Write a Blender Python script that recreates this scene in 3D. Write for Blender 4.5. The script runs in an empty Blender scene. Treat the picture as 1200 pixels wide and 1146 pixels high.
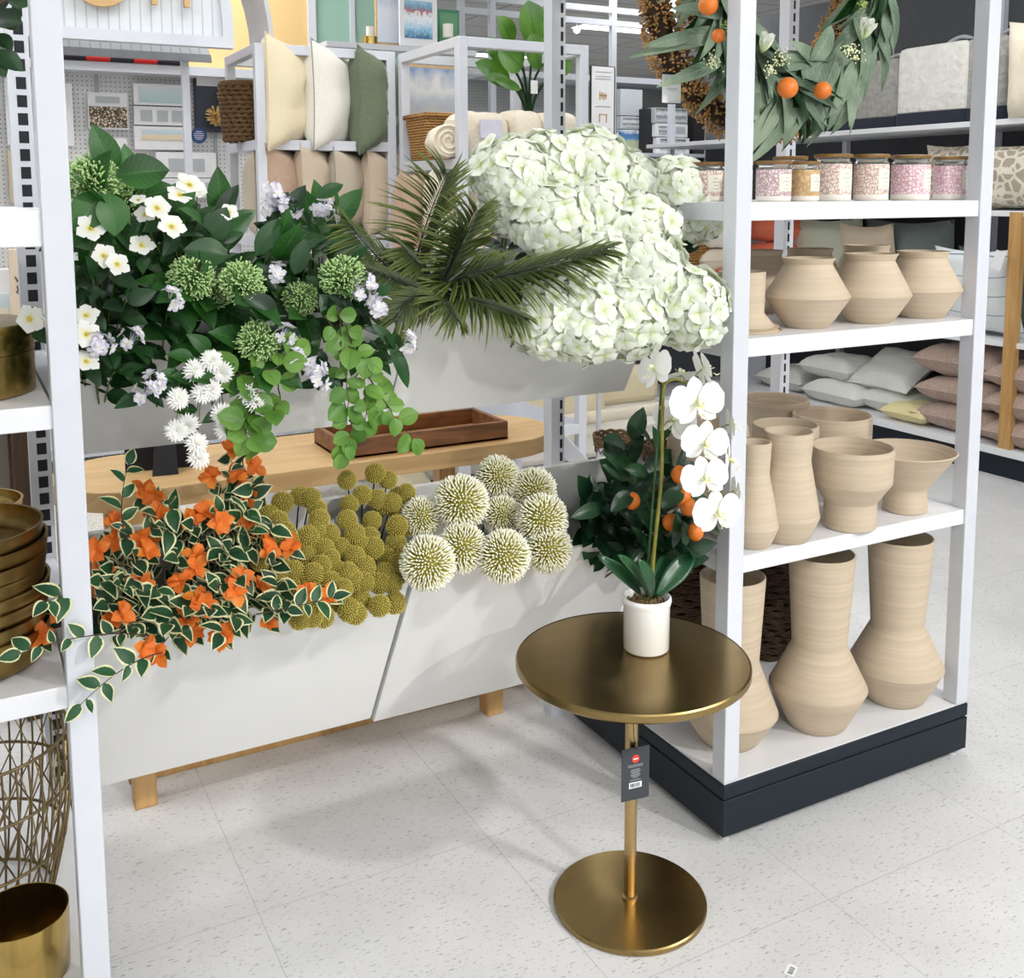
import bpy, math, random
from mathutils import Vector, Matrix, Euler, noise
rnd = random.Random(7)
S = bpy.context.scene
COL = S.collection
PI = math.pi
V = Vector

# ------------------------------------------------------------------ camera geometry
FPX, PX, PY, CAMH = 1226.0, 600.0, 370.0, 1.55
_D = V((33., 10530., FPX)).normalized()
_A = V((2294., -150., FPX)); _A = (_A - _D * _A.dot(_D)).normalized()
_U = -_D
_B = _U.cross(_A)
def ray(x, y):
    c = V(((x - PX) / FPX, (y - PY) / FPX, 1.0))
    return V((_A.dot(c), _B.dot(c), _U.dot(c)))
def at(x, y, Y):            # point in the plane Y = const seen in direction (x, y)
    r = ray(x, y); t = Y / r.y
    return V((r.x * t, Y, r.z * t + CAMH))
def atx(x, y, X):
    r = ray(x, y); t = X / r.x
    return V((X, r.y * t, r.z * t + CAMH))
def atz(x, y, z=0.0):
    r = ray(x, y); t = (z - CAMH) / r.z
    return V((r.x * t, r.y * t, z))

# ------------------------------------------------------------------ mesh builder
class MB:
    def __init__(s):
        s.v = []; s.f = []; s.m = []; s.uv = []
    def add(s, vs, fs, m=0, uvs=None):
        o = len(s.v)
        s.v += [tuple(p) for p in vs]
        s.uv += list(uvs) if uvs else [(0.0, 0.0)] * len(vs)
        for f in fs:
            s.f.append(tuple(i + o for i in f)); s.m.append(m)
        return s
    def box(s, a, b, m=0):
        x0, y0, z0 = a; x1, y1, z1 = b
        vs = [(x0,y0,z0),(x1,y0,z0),(x1,y1,z0),(x0,y1,z0),(x0,y0,z1),(x1,y0,z1),(x1,y1,z1),(x0,y1,z1)]
        return s.add(vs, [(3,2,1,0),(4,5,6,7),(0,1,5,4),(1,2,6,5),(2,3,7,6),(3,0,4,7)], m)
    def hexa(s, p, m=0):     # 8 corner points: bottom loop, top loop
        return s.add(p, [(3,2,1,0),(4,5,6,7),(0,1,5,4),(1,2,6,5),(2,3,7,6),(3,0,4,7)], m)
    def tube(s, pts, r, n=6, m=0, cap=True):
        pts = [V(p) for p in pts]
        k = len(pts)
        rs = r if isinstance(r, (list, tuple)) else [r] * k
        up = None; vs = []; uvs = []
        for i, p in enumerate(pts):
            d = (pts[min(i+1, k-1)] - pts[max(i-1, 0)])
            if d.length < 1e-9: d = V((0,0,1))
            d.normalize()
            if up is None:
                up = d.orthogonal().normalized()
            else:
                up = (up - d * up.dot(d))
                up = up.normalized() if up.length > 1e-6 else d.orthogonal().normalized()
            w = d.cross(up)
            for j in range(n):
                a = 2 * PI * j / n
                vs.append(p + (up * math.cos(a) + w * math.sin(a)) * rs[i]); uvs.append((j / n, i / max(1, k-1)))
        fs = [(i*n+j, i*n+(j+1) % n, (i+1)*n+(j+1) % n, (i+1)*n+j) for i in range(k-1) for j in range(n)]
        if cap:
            fs.append(tuple(range(n-1, -1, -1))); fs.append(tuple((k-1)*n+j for j in range(n)))
        return s.add(vs, fs, m, uvs)
    def lathe(s, prof, c=(0,0,0), n=48, m=0, M=None):
        vs = []; uvs = []; k = len(prof)
        for i, (r, z) in enumerate(prof):
            for j in range(n):
                a = 2*PI*j/n
                p = V((r*math.cos(a), r*math.sin(a), z))
                if M: p = M @ p
                vs.append(p + V(c)); uvs.append((j/n, z))
        fs = [(i*n+j, i*n+(j+1) % n, (i+1)*n+(j+1) % n, (i+1)*n+j) for i in range(k-1) for j in range(n)]
        if prof[0][0] > 1e-5 and not getattr(s, 'open_top', False): fs.append(tuple(range(n-1, -1, -1)))
        if prof[-1][0] > 1e-5 and prof[-1][1] >= prof[0][1] + 1e-9 and not getattr(s, 'open_top', False):
            fs.append(tuple((k-1)*n+j for j in range(n)))
        return s.add(vs, fs, m, uvs)
    def leaf(s, base, d, up, L, W, curl=0.2, fold=0.15, shape=0.45, tip=1.0, ns=7, nw=2, m=0, wave=0.0):
        """blade: base point, direction d, surface normal 'up'; curl bends towards -up"""
        d = V(d).normalized(); up = V(up); up = up - d * up.dot(d)
        up = up.normalized() if up.length > 1e-5 else d.orthogonal().normalized()
        w = d.cross(up)
        vs = []; uvs = []; cols = 2*nw+1
        for i in range(ns+1):
            t = i / ns
            e = t ** shape if False else t
            wd = (math.sin(PI * t ** (math.log(0.5)/math.log(shape))) ** tip) if 0 < t < 1 else 0.0
            a = curl * t
            cpos = base + d * (L * t * math.cos(a*0.6)) - up * (L * t * math.sin(a))
            for j in range(cols):
                u = (j - nw) / nw
                off = abs(u) * fold * W * wd + wave * W * math.sin(6*PI*t + (1 if u > 0 else 0)) * abs(u)*wd
                vs.append(cpos + w * (u * W * 0.5 * max(wd, 0.02)) + up * off); uvs.append((u*0.5+0.5, t))
        fs = [(i*cols+j, i*cols+j+1, (i+1)*cols+j+1, (i+1)*cols+j) for i in range(ns) for j in range(cols-1)]
        return s.add(vs, fs, m, uvs)
    def spike(s, p, d, L, r, m=0, r2=0.3):
        d = V(d).normalized(); a = d.orthogonal().normalized(); b = d.cross(a)
        vs = []; uvs = []
        for i, (t, rr) in enumerate(((0, r*0.8), (0.75, r), (1, r*r2))):
            for j in range(4):
                q = PI/2*j
                vs.append(p + d*(L*t) + (a*math.cos(q)+b*math.sin(q))*rr); uvs.append((j/4, t))
        fs = [(i*4+j, i*4+(j+1) % 4, (i+1)*4+(j+1) % 4, (i+1)*4+j) for i in range(2) for j in range(4)] + [(8,9,10,11)]
        return s.add(vs, fs, m, uvs)
    def join(s, o, M, mo=0):
        return s.add([M @ V(p) for p in o.v], o.f, 0, o.uv) if not mo and not any(o.m) else s._jm(o, M, mo)
    def _jm(s, o, M, mo):
        n = len(s.v); s.v += [tuple(M @ V(p)) for p in o.v]; s.uv += o.uv
        s.f += [tuple(i+n for i in f) for f in o.f]; s.m += [k+mo for k in o.m]
        return s
    def mesh(s, name, mats, smooth=True, ang=40):
        me = bpy.data.meshes.new(name)
        me.from_pydata(s.v, [], s.f)
        mats = mats if isinstance(mats, (list, tuple)) else [mats]
        for q in mats: me.materials.append(q)
        me.polygons.foreach_set('material_index', s.m)
        uvl = me.uv_layers.new(name='UVMap')
        li = [0]*len(me.loops); me.loops.foreach_get('vertex_index', li)
        flat = []
        for i in li: flat += s.uv[i]
        uvl.data.foreach_set('uv', flat)
        if smooth:
            me.polygons.foreach_set('use_smooth', [True]*len(me.polygons))
            if ang < 180: me.set_sharp_from_angle(angle=math.radians(ang))
        me.update()
        return me
    def build(s, name, mats, parent=None, smooth=True, ang=40, bevel=0, label=None):
        o = bpy.data.objects.new(name, s.mesh(name, mats, smooth, ang))
        COL.objects.link(o)
        if parent: o.parent = parent
        if bevel:
            b = o.modifiers.new('bevel', 'BEVEL'); b.width = bevel; b.segments = 2; b.limit_method = 'ANGLE'
        if label: o['label'] = label
        return o

def tag(o, label, cat, group=None, kind=None):
    o['label'] = label; o['category'] = cat
    if group: o['group'] = group
    if kind: o['kind'] = kind
    return o
def thing(name, label, cat, loc=(0,0,0), rz=0.0, group=None):
    o = bpy.data.objects.new(name, None); COL.objects.link(o)
    o.empty_display_size = 0.05
    o.location = loc; o.rotation_euler = (0, 0, rz)
    return tag(o, label, cat, group)
def struct(o):
    o['kind'] = 'structure'; return o
def inst(me, name, parent=None, M=None, label=None):
    o = bpy.data.objects.new(name, me); COL.objects.link(o)
    if parent: o.parent = parent
    if M is not None: o.matrix_basis = M
    if label: o['label'] = label
    return o
def dup(root, loc=None, rz=None, label=None):
    r = root.copy(); COL.objects.link(r)
    if loc is not None: r.location = loc
    if rz is not None: r.rotation_euler = (0, 0, rz)
    if label: r['label'] = label
    for ch in list(root.children):
        c = ch.copy(); COL.objects.link(c); c.parent = r
        for g in list(ch.children):
            d = g.copy(); COL.objects.link(d); d.parent = c
    return r
def text(body, size, loc, rot, mat, parent=None, name='lettering', ext=0.0006, align='LEFT', xs=1.0):
    cu = bpy.data.curves.new(name, 'FONT'); cu.body = body; cu.size = size; cu.extrude = ext
    cu.align_x = align; cu.materials.append(mat)
    tmp = bpy.data.objects.new('tmp_text', cu); COL.objects.link(tmp)
    bpy.context.view_layer.update()
    me = bpy.data.meshes.new_from_object(tmp.evaluated_get(bpy.context.evaluated_depsgraph_get()))
    bpy.data.objects.remove(tmp); me.name = name
    if not me.materials: me.materials.append(mat)
    o = bpy.data.objects.new(name, me); COL.objects.link(o)
    o.location = loc; o.rotation_euler = rot; o.scale = (xs, 1, 1)
    if parent: o.parent = parent
    return o
def frame_M(p, z, up=V((0,0,1)), s=1.0):
    """matrix whose local +Z points along z"""
    z = V(z).normalized(); x = up.cross(z)
    x = x.normalized() if x.length > 1e-4 else z.orthogonal().normalized()
    y = z.cross(x)
    M = Matrix(((x.x*s, y.x*s, z.x*s, p[0]), (x.y*s, y.y*s, z.y*s, p[1]), (x.z*s, y.z*s, z.z*s, p[2]), (0,0,0,1)))
    return M
def bez(a, b, c, n=8):
    return [(a*(1-t)**2 + b*2*t*(1-t) + c*t*t) for t in [i/n for i in range(n+1)]]

# ------------------------------------------------------------------ materials
def lin(h):
    if isinstance(h, str):
        h = h.lstrip('#'); c = [int(h[i:i+2], 16)/255 for i in (0,2,4)]
    else: c = [q/255 for q in h]
    return tuple((q/12.92 if q <= 0.04045 else ((q+0.055)/1.055)**2.4) for q in c) + (1.0,)
def new(name):
    m = bpy.data.materials.new(name); m.use_nodes = True
    nt = m.node_tree; b = nt.nodes['Principled BSDF']
    return m, nt, b
def nd(nt, t, **k):
    n = nt.nodes.new(t)
    for a, v in k.items():
        if a.startswith('i_'): n.inputs[a[2:]].default_value = v
        else: setattr(n, a, v)
    return n
def ramp(nt, stops, fac, interp='LINEAR'):
    r = nt.nodes.new('ShaderNodeValToRGB'); e = r.color_ramp; e.interpolation = interp
    while len(e.elements) < len(stops): e.elements.new(0.5)
    for q, (p, c) in zip(e.elements, stops): q.position = p; q.color = c
    nt.links.new(fac, r.inputs['Fac']); return r.outputs['Color']
def plain(name, c, rough=0.5, metal=0.0, var=0.06, scale=20, bump=0.0, bscale=200, coat=0.0, spec=0.5, trans=0.0, obj=True, sheen=0.0):
    m, nt, b = new(name); L = nt.links
    tc = nd(nt, 'ShaderNodeTexCoord')
    nz = nd(nt, 'ShaderNodeTexNoise', i_Scale=scale, i_Detail=3.0)
    L.new(tc.outputs['Object'], nz.inputs['Vector'])
    c = lin(c)
    lo = tuple(max(0, q*(1-var)) for q in c[:3])+(1,); hi = tuple(min(1, q*(1+var)) for q in c[:3])+(1,)
    L.new(ramp(nt, [(0.3, lo), (0.7, hi)], nz.outputs['Fac']), b.inputs['Base Color'])
    b.inputs['Roughness'].default_value = rough; b.inputs['Metallic'].default_value = metal
    b.inputs['Specular IOR Level'].default_value = spec
    if coat: b.inputs['Coat Weight'].default_value = coat
    if sheen: b.inputs['Sheen Weight'].default_value = sheen
    if trans: b.inputs['Subsurface Weight'].default_value = trans; b.inputs['Subsurface Radius'].default_value = (0.01,0.01,0.006); b.inputs['Subsurface Scale'].default_value = 0.5
    if bump:
        n2 = nd(nt, 'ShaderNodeTexNoise', i_Scale=bscale, i_Detail=4.0); L.new(tc.outputs['Object'], n2.inputs['Vector'])
        bp = nd(nt, 'ShaderNodeBump', i_Strength=bump, i_Distance=0.004); L.new(n2.outputs['Fac'], bp.inputs['Height'])
        L.new(bp.outputs['Normal'], b.inputs['Normal'])
    return m
def glow(name, c, e):
    m, nt, b = new(name); b.inputs['Base Color'].default_value = lin(c)
    b.inputs['Emission Color'].default_value = lin(c); b.inputs['Emission Strength'].default_value = e; return m
def leafmat(name, dark, light, vein=None, edge=None, rough=0.45, translucent=0.25, edgew=0.82, var=True):
    m, nt, b = new(name); L = nt.links
    uv = nd(nt, 'ShaderNodeUVMap'); sp = nd(nt, 'ShaderNodeSeparateXYZ'); L.new(uv.outputs['UV'], sp.inputs[0])
    tc = nd(nt, 'ShaderNodeTexCoord'); nz = nd(nt, 'ShaderNodeTexNoise', i_Scale=9.0, i_Detail=2.0); L.new(tc.outputs['Object'], nz.inputs['Vector'])
    base = ramp(nt, [(0.35, lin(dark)), (0.65, lin(light))], nz.outputs['Fac'])
    m1 = nd(nt, 'ShaderNodeMath', operation='MULTIPLY_ADD'); L.new(sp.outputs['X'], m1.inputs[0]); m1.inputs[1].default_value = 2; m1.inputs[2].default_value = -1
    ab = nd(nt, 'ShaderNodeMath', operation='ABSOLUTE'); L.new(m1.outputs[0], ab.inputs[0])
    col = base
    if vein:
        # midrib plus slanted side veins
        lt = nd(nt, 'ShaderNodeMath', operation='LESS_THAN'); L.new(ab.outputs[0], lt.inputs[0]); lt.inputs[1].default_value = 0.06
        a1 = nd(nt, 'ShaderNodeMath', operation='MULTIPLY_ADD'); L.new(ab.outputs[0], a1.inputs[0]); a1.inputs[1].default_value = -0.22; L.new(sp.outputs['Y'], a1.inputs[2])
        a2 = nd(nt, 'ShaderNodeMath', operation='MULTIPLY'); L.new(a1.outputs[0], a2.inputs[0]); a2.inputs[1].default_value = 9.0
        a3 = nd(nt, 'ShaderNodeMath', operation='FRACT'); L.new(a2.outputs[0], a3.inputs[0])
        a4 = nd(nt, 'ShaderNodeMath', operation='LESS_THAN'); L.new(a3.outputs[0], a4.inputs[0]); a4.inputs[1].default_value = 0.1
        mx = nd(nt, 'ShaderNodeMath', operation='MAXIMUM'); L.new(lt.outputs[0], mx.inputs[0]); L.new(a4.outputs[0], mx.inputs[1])
        sc = nd(nt, 'ShaderNodeMath', operation='MULTIPLY'); L.new(mx.outputs[0], sc.inputs[0]); sc.inputs[1].default_value = 0.5
        mix = nd(nt, 'ShaderNodeMix', data_type='RGBA'); L.new(sc.outputs[0], mix.inputs['Factor']); L.new(col, mix.inputs[6]); mix.inputs[7].default_value = lin(vein); col = mix.outputs[2]
        bp = nd(nt, 'ShaderNodeBump', i_Strength=0.4, i_Distance=0.002, invert=True); L.new(mx.outputs[0], bp.inputs['Height']); L.new(bp.outputs['Normal'], b.inputs['Normal'])
    if edge:
        n2 = nd(nt, 'ShaderNodeTexNoise', i_Scale=60.0, i_Detail=2.0); L.new(tc.outputs['Object'], n2.inputs['Vector'])
        # distance to the margin also shrinks towards tip and base
        a5 = nd(nt, 'ShaderNodeMath', operation='MULTIPLY_ADD'); L.new(n2.outputs['Fac'], a5.inputs[0]); a5.inputs[1].default_value = 0.3; L.new(ab.outputs[0], a5.inputs[2])
        tp = nd(nt, 'ShaderNodeMath', operation='POWER'); L.new(sp.outputs['Y'], tp.inputs[0]); tp.inputs[1].default_value = 7.0
        a6 = nd(nt, 'ShaderNodeMath', operation='MULTIPLY_ADD'); L.new(tp.outputs[0], a6.inputs[0]); a6.inputs[1].default_value = 0.5; L.new(a5.outputs[0], a6.inputs[2])
        f = ramp(nt, [(edgew, (0,0,0,1)), (edgew+0.06, (1,1,1,1))], a6.outputs[0])
        sh = nd(nt, 'ShaderNodeMath', operation='MULTIPLY'); L.new(f, sh.inputs[0]); sh.inputs[1].default_value = 1.0
        mix = nd(nt, 'ShaderNodeMix', data_type='RGBA'); L.new(sh.outputs[0], mix.inputs['Factor']); L.new(col, mix.inputs[6]); mix.inputs[7].default_value = lin(edge); col = mix.outputs[2]
    L.new(col, b.inputs['Base Color']); b.inputs['Roughness'].default_value = rough
    if translucent:
        out = nt.nodes['Material Output']; tr = nd(nt, 'ShaderNodeBsdfTranslucent'); L.new(col, tr.inputs['Color'])
        ms = nd(nt, 'ShaderNodeMixShader'); ms.inputs[0].default_value = translucent
        L.new(b.outputs[0], ms.inputs[1]); L.new(tr.outputs[0], ms.inputs[2]); L.new(ms.outputs[0], out.inputs['Surface'])
    return m
def vramp(name, stops, rough=0.7, coord='Y', trans=0.0):
    m, nt, b = new(name); L = nt.links
    uv = nd(nt, 'ShaderNodeUVMap'); sp = nd(nt, 'ShaderNodeSeparateXYZ'); L.new(uv.outputs['UV'], sp.inputs[0])
    col = ramp(nt, [(p, lin(c)) for p, c in stops], sp.outputs[coord]); L.new(col, b.inputs['Base Color'])
    b.inputs['Roughness'].default_value = rough
    if trans:
        out = nt.nodes['Material Output']; tr = nd(nt, 'ShaderNodeBsdfTranslucent'); L.new(col, tr.inputs['Color'])
        ms = nd(nt, 'ShaderNodeMixShader'); ms.inputs[0].default_value = trans
        L.new(b.outputs[0], ms.inputs[1]); L.new(tr.outputs[0], ms.inputs[2]); L.new(ms.outputs[0], out.inputs['Surface'])
    return m
def clay(name, c1, c2):
    m, nt, b = new(name); L = nt.links
    tc = nd(nt, 'ShaderNodeTexCoord'); mp = nd(nt, 'ShaderNodeMapping'); mp.inputs['Scale'].default_value = (2.5, 2.5, 90)
    L.new(tc.outputs['Object'], mp.inputs['Vector'])
    nz = nd(nt, 'ShaderNodeTexNoise', i_Scale=1.0, i_Detail=5.0); L.new(mp.outputs[0], nz.inputs['Vector'])
    L.new(ramp(nt, [(0.25, lin(c1)), (0.75, lin(c2))], nz.outputs['Fac']), b.inputs['Base Color'])
    mp2 = nd(nt, 'ShaderNodeMapping'); mp2.inputs['Scale'].default_value = (1.5, 1.5, 160); L.new(tc.outputs['Object'], mp2.inputs['Vector'])
    n2 = nd(nt, 'ShaderNodeTexNoise', i_Scale=1.0, i_Detail=3.0); L.new(mp2.outputs[0], n2.inputs['Vector'])
    bp = nd(nt, 'ShaderNodeBump', i_Strength=0.35, i_Distance=0.003); L.new(n2.outputs['Fac'], bp.inputs['Height']); L.new(bp.outputs['Normal'], b.inputs['Normal'])
    b.inputs['Roughness'].default_value = 0.75; return m
def brushed(name, c1, c2, rough=0.28, scale=(1,1,60), metal=1.0):
    m, nt, b = new(name); L = nt.links
    tc = nd(nt, 'ShaderNodeTexCoord'); mp = nd(nt, 'ShaderNodeMapping'); mp.inputs['Scale'].default_value = scale
    L.new(tc.outputs['Object'], mp.inputs['Vector'])
    nz = nd(nt, 'ShaderNodeTexNoise', i_Scale=4.0, i_Detail=4.0); L.new(mp.outputs[0], nz.inputs['Vector'])
    L.new(ramp(nt, [(0.3, lin(c1)), (0.7, lin(c2))], nz.outputs['Fac']), b.inputs['Base Color'])
    b.inputs['Metallic'].default_value = metal; b.inputs['Roughness'].default_value = rough
    b.inputs['Anisotropic'].default_value = 0.5
    bp = nd(nt, 'ShaderNodeBump', i_Strength=0.06, i_Distance=0.001); L.new(nz.outputs['Fac'], bp.inputs['Height']); L.new(bp.outputs['Normal'], b.inputs['Normal'])
    return m
def wood(name, c1, c2, scale=(1.2, 14, 14), rough=0.45):
    m, nt, b = new(name); L = nt.links
    tc = nd(nt, 'ShaderNodeTexCoord'); mp = nd(nt, 'ShaderNodeMapping'); mp.inputs['Scale'].default_value = scale
    L.new(tc.outputs['Object'], mp.inputs['Vector'])
    nz = nd(nt, 'ShaderNodeTexNoise', i_Scale=2.2, i_Detail=6.0, i_Distortion=1.2); L.new(mp.outputs[0], nz.inputs['Vector'])
    L.new(ramp(nt, [(0.3, lin(c1)), (0.68, lin(c2))], nz.outputs['Fac']), b.inputs['Base Color'])
    b.inputs['Roughness'].default_value = rough; return m
def weave(name, c1, c2, scale=60, rough=0.8, bump=0.8):
    m, nt, b = new(name); L = nt.links
    tc = nd(nt, 'ShaderNodeTexCoord')
    nz = nd(nt, 'ShaderNodeTexNoise', i_Scale=30.0, i_Detail=3.0); L.new(tc.outputs['Object'], nz.inputs['Vector'])
    w = nd(nt, 'ShaderNodeTexWave', i_Scale=float(scale)); w.bands_direction = 'Z'; w.inputs['Distortion'].default_value = 3.0; w.inputs['Detail'].default_value = 2.0; w.inputs['Detail Scale'].default_value = 3.0
    L.new(tc.outputs['Object'], w.inputs['Vector'])
    L.new(ramp(nt, [(0.1, lin(c1)), (0.8, lin(c2))], w.outputs['Fac']), b.inputs['Base Color'])
    bp = nd(nt, 'ShaderNodeBump', i_Strength=bump, i_Distance=0.006); L.new(w.outputs['Fac'], bp.inputs['Height']); L.new(bp.outputs['Normal'], b.inputs['Normal'])
    b.inputs['Roughness'].default_value = rough; return m
def fabric(name, c1, c2, scale=(60,60,60), rough=0.9, ns=3.0, bump=0.3, stripe=None, dist=0.004):
    m, nt, b = new(name); L = nt.links
    tc = nd(nt, 'ShaderNodeTexCoord'); mp = nd(nt, 'ShaderNodeMapping'); mp.inputs['Scale'].default_value = scale
    L.new(tc.outputs['Object'], mp.inputs['Vector'])
    nz = nd(nt, 'ShaderNodeTexNoise', i_Scale=ns, i_Detail=4.0); L.new(mp.outputs[0], nz.inputs['Vector'])
    col = ramp(nt, [(0.3, lin(c1)), (0.7, lin(c2))], nz.outputs['Fac'])
    if stripe:     # (axis, frequency, width, colour)
        sp = nd(nt, 'ShaderNodeSeparateXYZ'); L.new(tc.outputs['Object'], sp.inputs[0])
        q = nd(nt, 'ShaderNodeMath', operation='MULTIPLY'); L.new(sp.outputs[stripe[0]], q.inputs[0]); q.inputs[1].default_value = stripe[1]
        fr = nd(nt, 'ShaderNodeMath', operation='FRACT'); L.new(q.outputs[0], fr.inputs[0])
        lt = nd(nt, 'ShaderNodeMath', operation='LESS_THAN'); L.new(fr.outputs[0], lt.inputs[0]); lt.inputs[1].default_value = stripe[2]
        mix = nd(nt, 'ShaderNodeMix', data_type='RGBA'); L.new(lt.outputs[0], mix.inputs['Factor']); L.new(col, mix.inputs[6]); mix.inputs[7].default_value = lin(stripe[3]); col = mix.outputs[2]
    L.new(col, b.inputs['Base Color'])
    bp = nd(nt, 'ShaderNodeBump', i_Strength=bump, i_Distance=dist); L.new(nz.outputs['Fac'], bp.inputs['Height']); L.new(bp.outputs['Normal'], b.inputs['Normal'])
    b.inputs['Roughness'].default_value = rough; b.inputs['Sheen Weight'].default_value = 0.15
    return m
def floral(name, bg, fg, scale=40.0, th=0.09):
    m, nt, b = new(name); L = nt.links
    tc = nd(nt, 'ShaderNodeTexCoord'); vo = nd(nt, 'ShaderNodeTexVoronoi', i_Scale=scale, feature='DISTANCE_TO_EDGE'); 
    nz = nd(nt, 'ShaderNodeTexNoise', i_Scale=scale*1.3, i_Detail=1.0); L.new(tc.outputs['Object'], nz.inputs['Vector'])
    mx = nd(nt, 'ShaderNodeMix', data_type='RGBA'); mx.inputs['Factor'].default_value = 0.02 if scale < 80 else 0.008; L.new(tc.outputs['Object'], mx.inputs[6]); L.new(nz.outputs['Color'], mx.inputs[7]); L.new(mx.outputs[2], vo.inputs['Vector'])
    L.new(ramp(nt, [(th, lin(fg)), (th+0.05, lin(bg))], vo.outputs['Distance']), b.inputs['Base Color']); b.inputs['Roughness'].default_value = 0.6
    return m
def peg(name, c, hole, pitch=0.0254, r=0.11):
    m, nt, b = new(name); L = nt.links
    tc = nd(nt, 'ShaderNodeTexCoord'); sp = nd(nt, 'ShaderNodeSeparateXYZ'); L.new(tc.outputs['Object'], sp.inputs[0])
    sq = []
    for ax in ('X', 'Z'):
        a = nd(nt, 'ShaderNodeMath', operation='DIVIDE'); L.new(sp.outputs[ax], a.inputs[0]); a.inputs[1].default_value = pitch
        f = nd(nt, 'ShaderNodeMath', operation='FRACT'); L.new(a.outputs[0], f.inputs[0])
        s_ = nd(nt, 'ShaderNodeMath', operation='SUBTRACT'); L.new(f.outputs[0], s_.inputs[0]); s_.inputs[1].default_value = 0.5
        p = nd(nt, 'ShaderNodeMath', operation='MULTIPLY'); L.new(s_.outputs[0], p.inputs[0]); L.new(s_.outputs[0], p.inputs[1]); sq.append(p)
    ad = nd(nt, 'ShaderNodeMath', operation='ADD'); L.new(sq[0].outputs[0], ad.inputs[0]); L.new(sq[1].outputs[0], ad.inputs[1])
    L.new(ramp(nt, [(r*r*1.6, lin(hole)), (r*r*2.6, lin(c))], ad.outputs[0]), b.inputs['Base Color']); b.inputs['Roughness'].default_value = 0.5
    return m

M = {}
M['white'] = plain('white_powder_coat', (206,209,216), 0.35, var=0.015)
M['white2'] = plain('white_laminate', (224,225,228), 0.4, var=0.015)
M['board'] = plain('white_board', (230,230,228), 0.45, var=0.02, scale=3)
M['slot'] = plain('dark_slot', (14,18,26), 0.7)
M['plinth'] = plain('dark_navy_laminate', (22,32,41), 0.5, var=0.05, spec=0.3)
M['brass'] = brushed('antique_brass', (146,124,80), (156,134,88), 0.27, (1,5,1))
M['brass_edge'] = brushed('brass_edge', (178,152,106), (188,162,116), 0.28)
M['gold'] = brushed('polished_gold', (186,156,88), (200,172,104), 0.22, (30,30,1))
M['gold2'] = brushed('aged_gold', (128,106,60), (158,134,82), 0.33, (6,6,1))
M['wire'] = plain('bronze_wire', (128,112,80), 0.4, 0.8)
M['clay'] = clay('sand_clay', (188,171,147), (207,190,166))
M['ceramic'] = plain('white_ceramic', (238,238,236), 0.2, var=0.01, coat=0.3)
M['oak'] = wood('light_oak', (190,152,100), (208,174,124))
M['oakleg'] = wood('oak_leg', (176,132,76), (200,160,104), (14,14,1.2))
M['acacia'] = wood('acacia', (92,58,34), (146,98,58), (2.0,12,12))
M['tray'] = wood('tray_inside', (168,116,68), (188,138,88))
M['black'] = plain('black_felt', (18,18,20), 0.7)
M['blacktag'] = plain('charcoal_card', (52,56,62), 0.55)
M['red'] = plain('red_dot', (214,58,40), 0.5)
M['whitecard'] = plain('white_card', (238,238,240), 0.6, var=0.01)
M['greyprint'] = plain('grey_print', (150,152,156), 0.7)
M['ink'] = plain('black_ink', (30,30,32), 0.7)
M['soil'] = plain('dried_moss', (120,100,66), 0.95, var=0.5, scale=300, bump=1.0, bscale=300)
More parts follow.
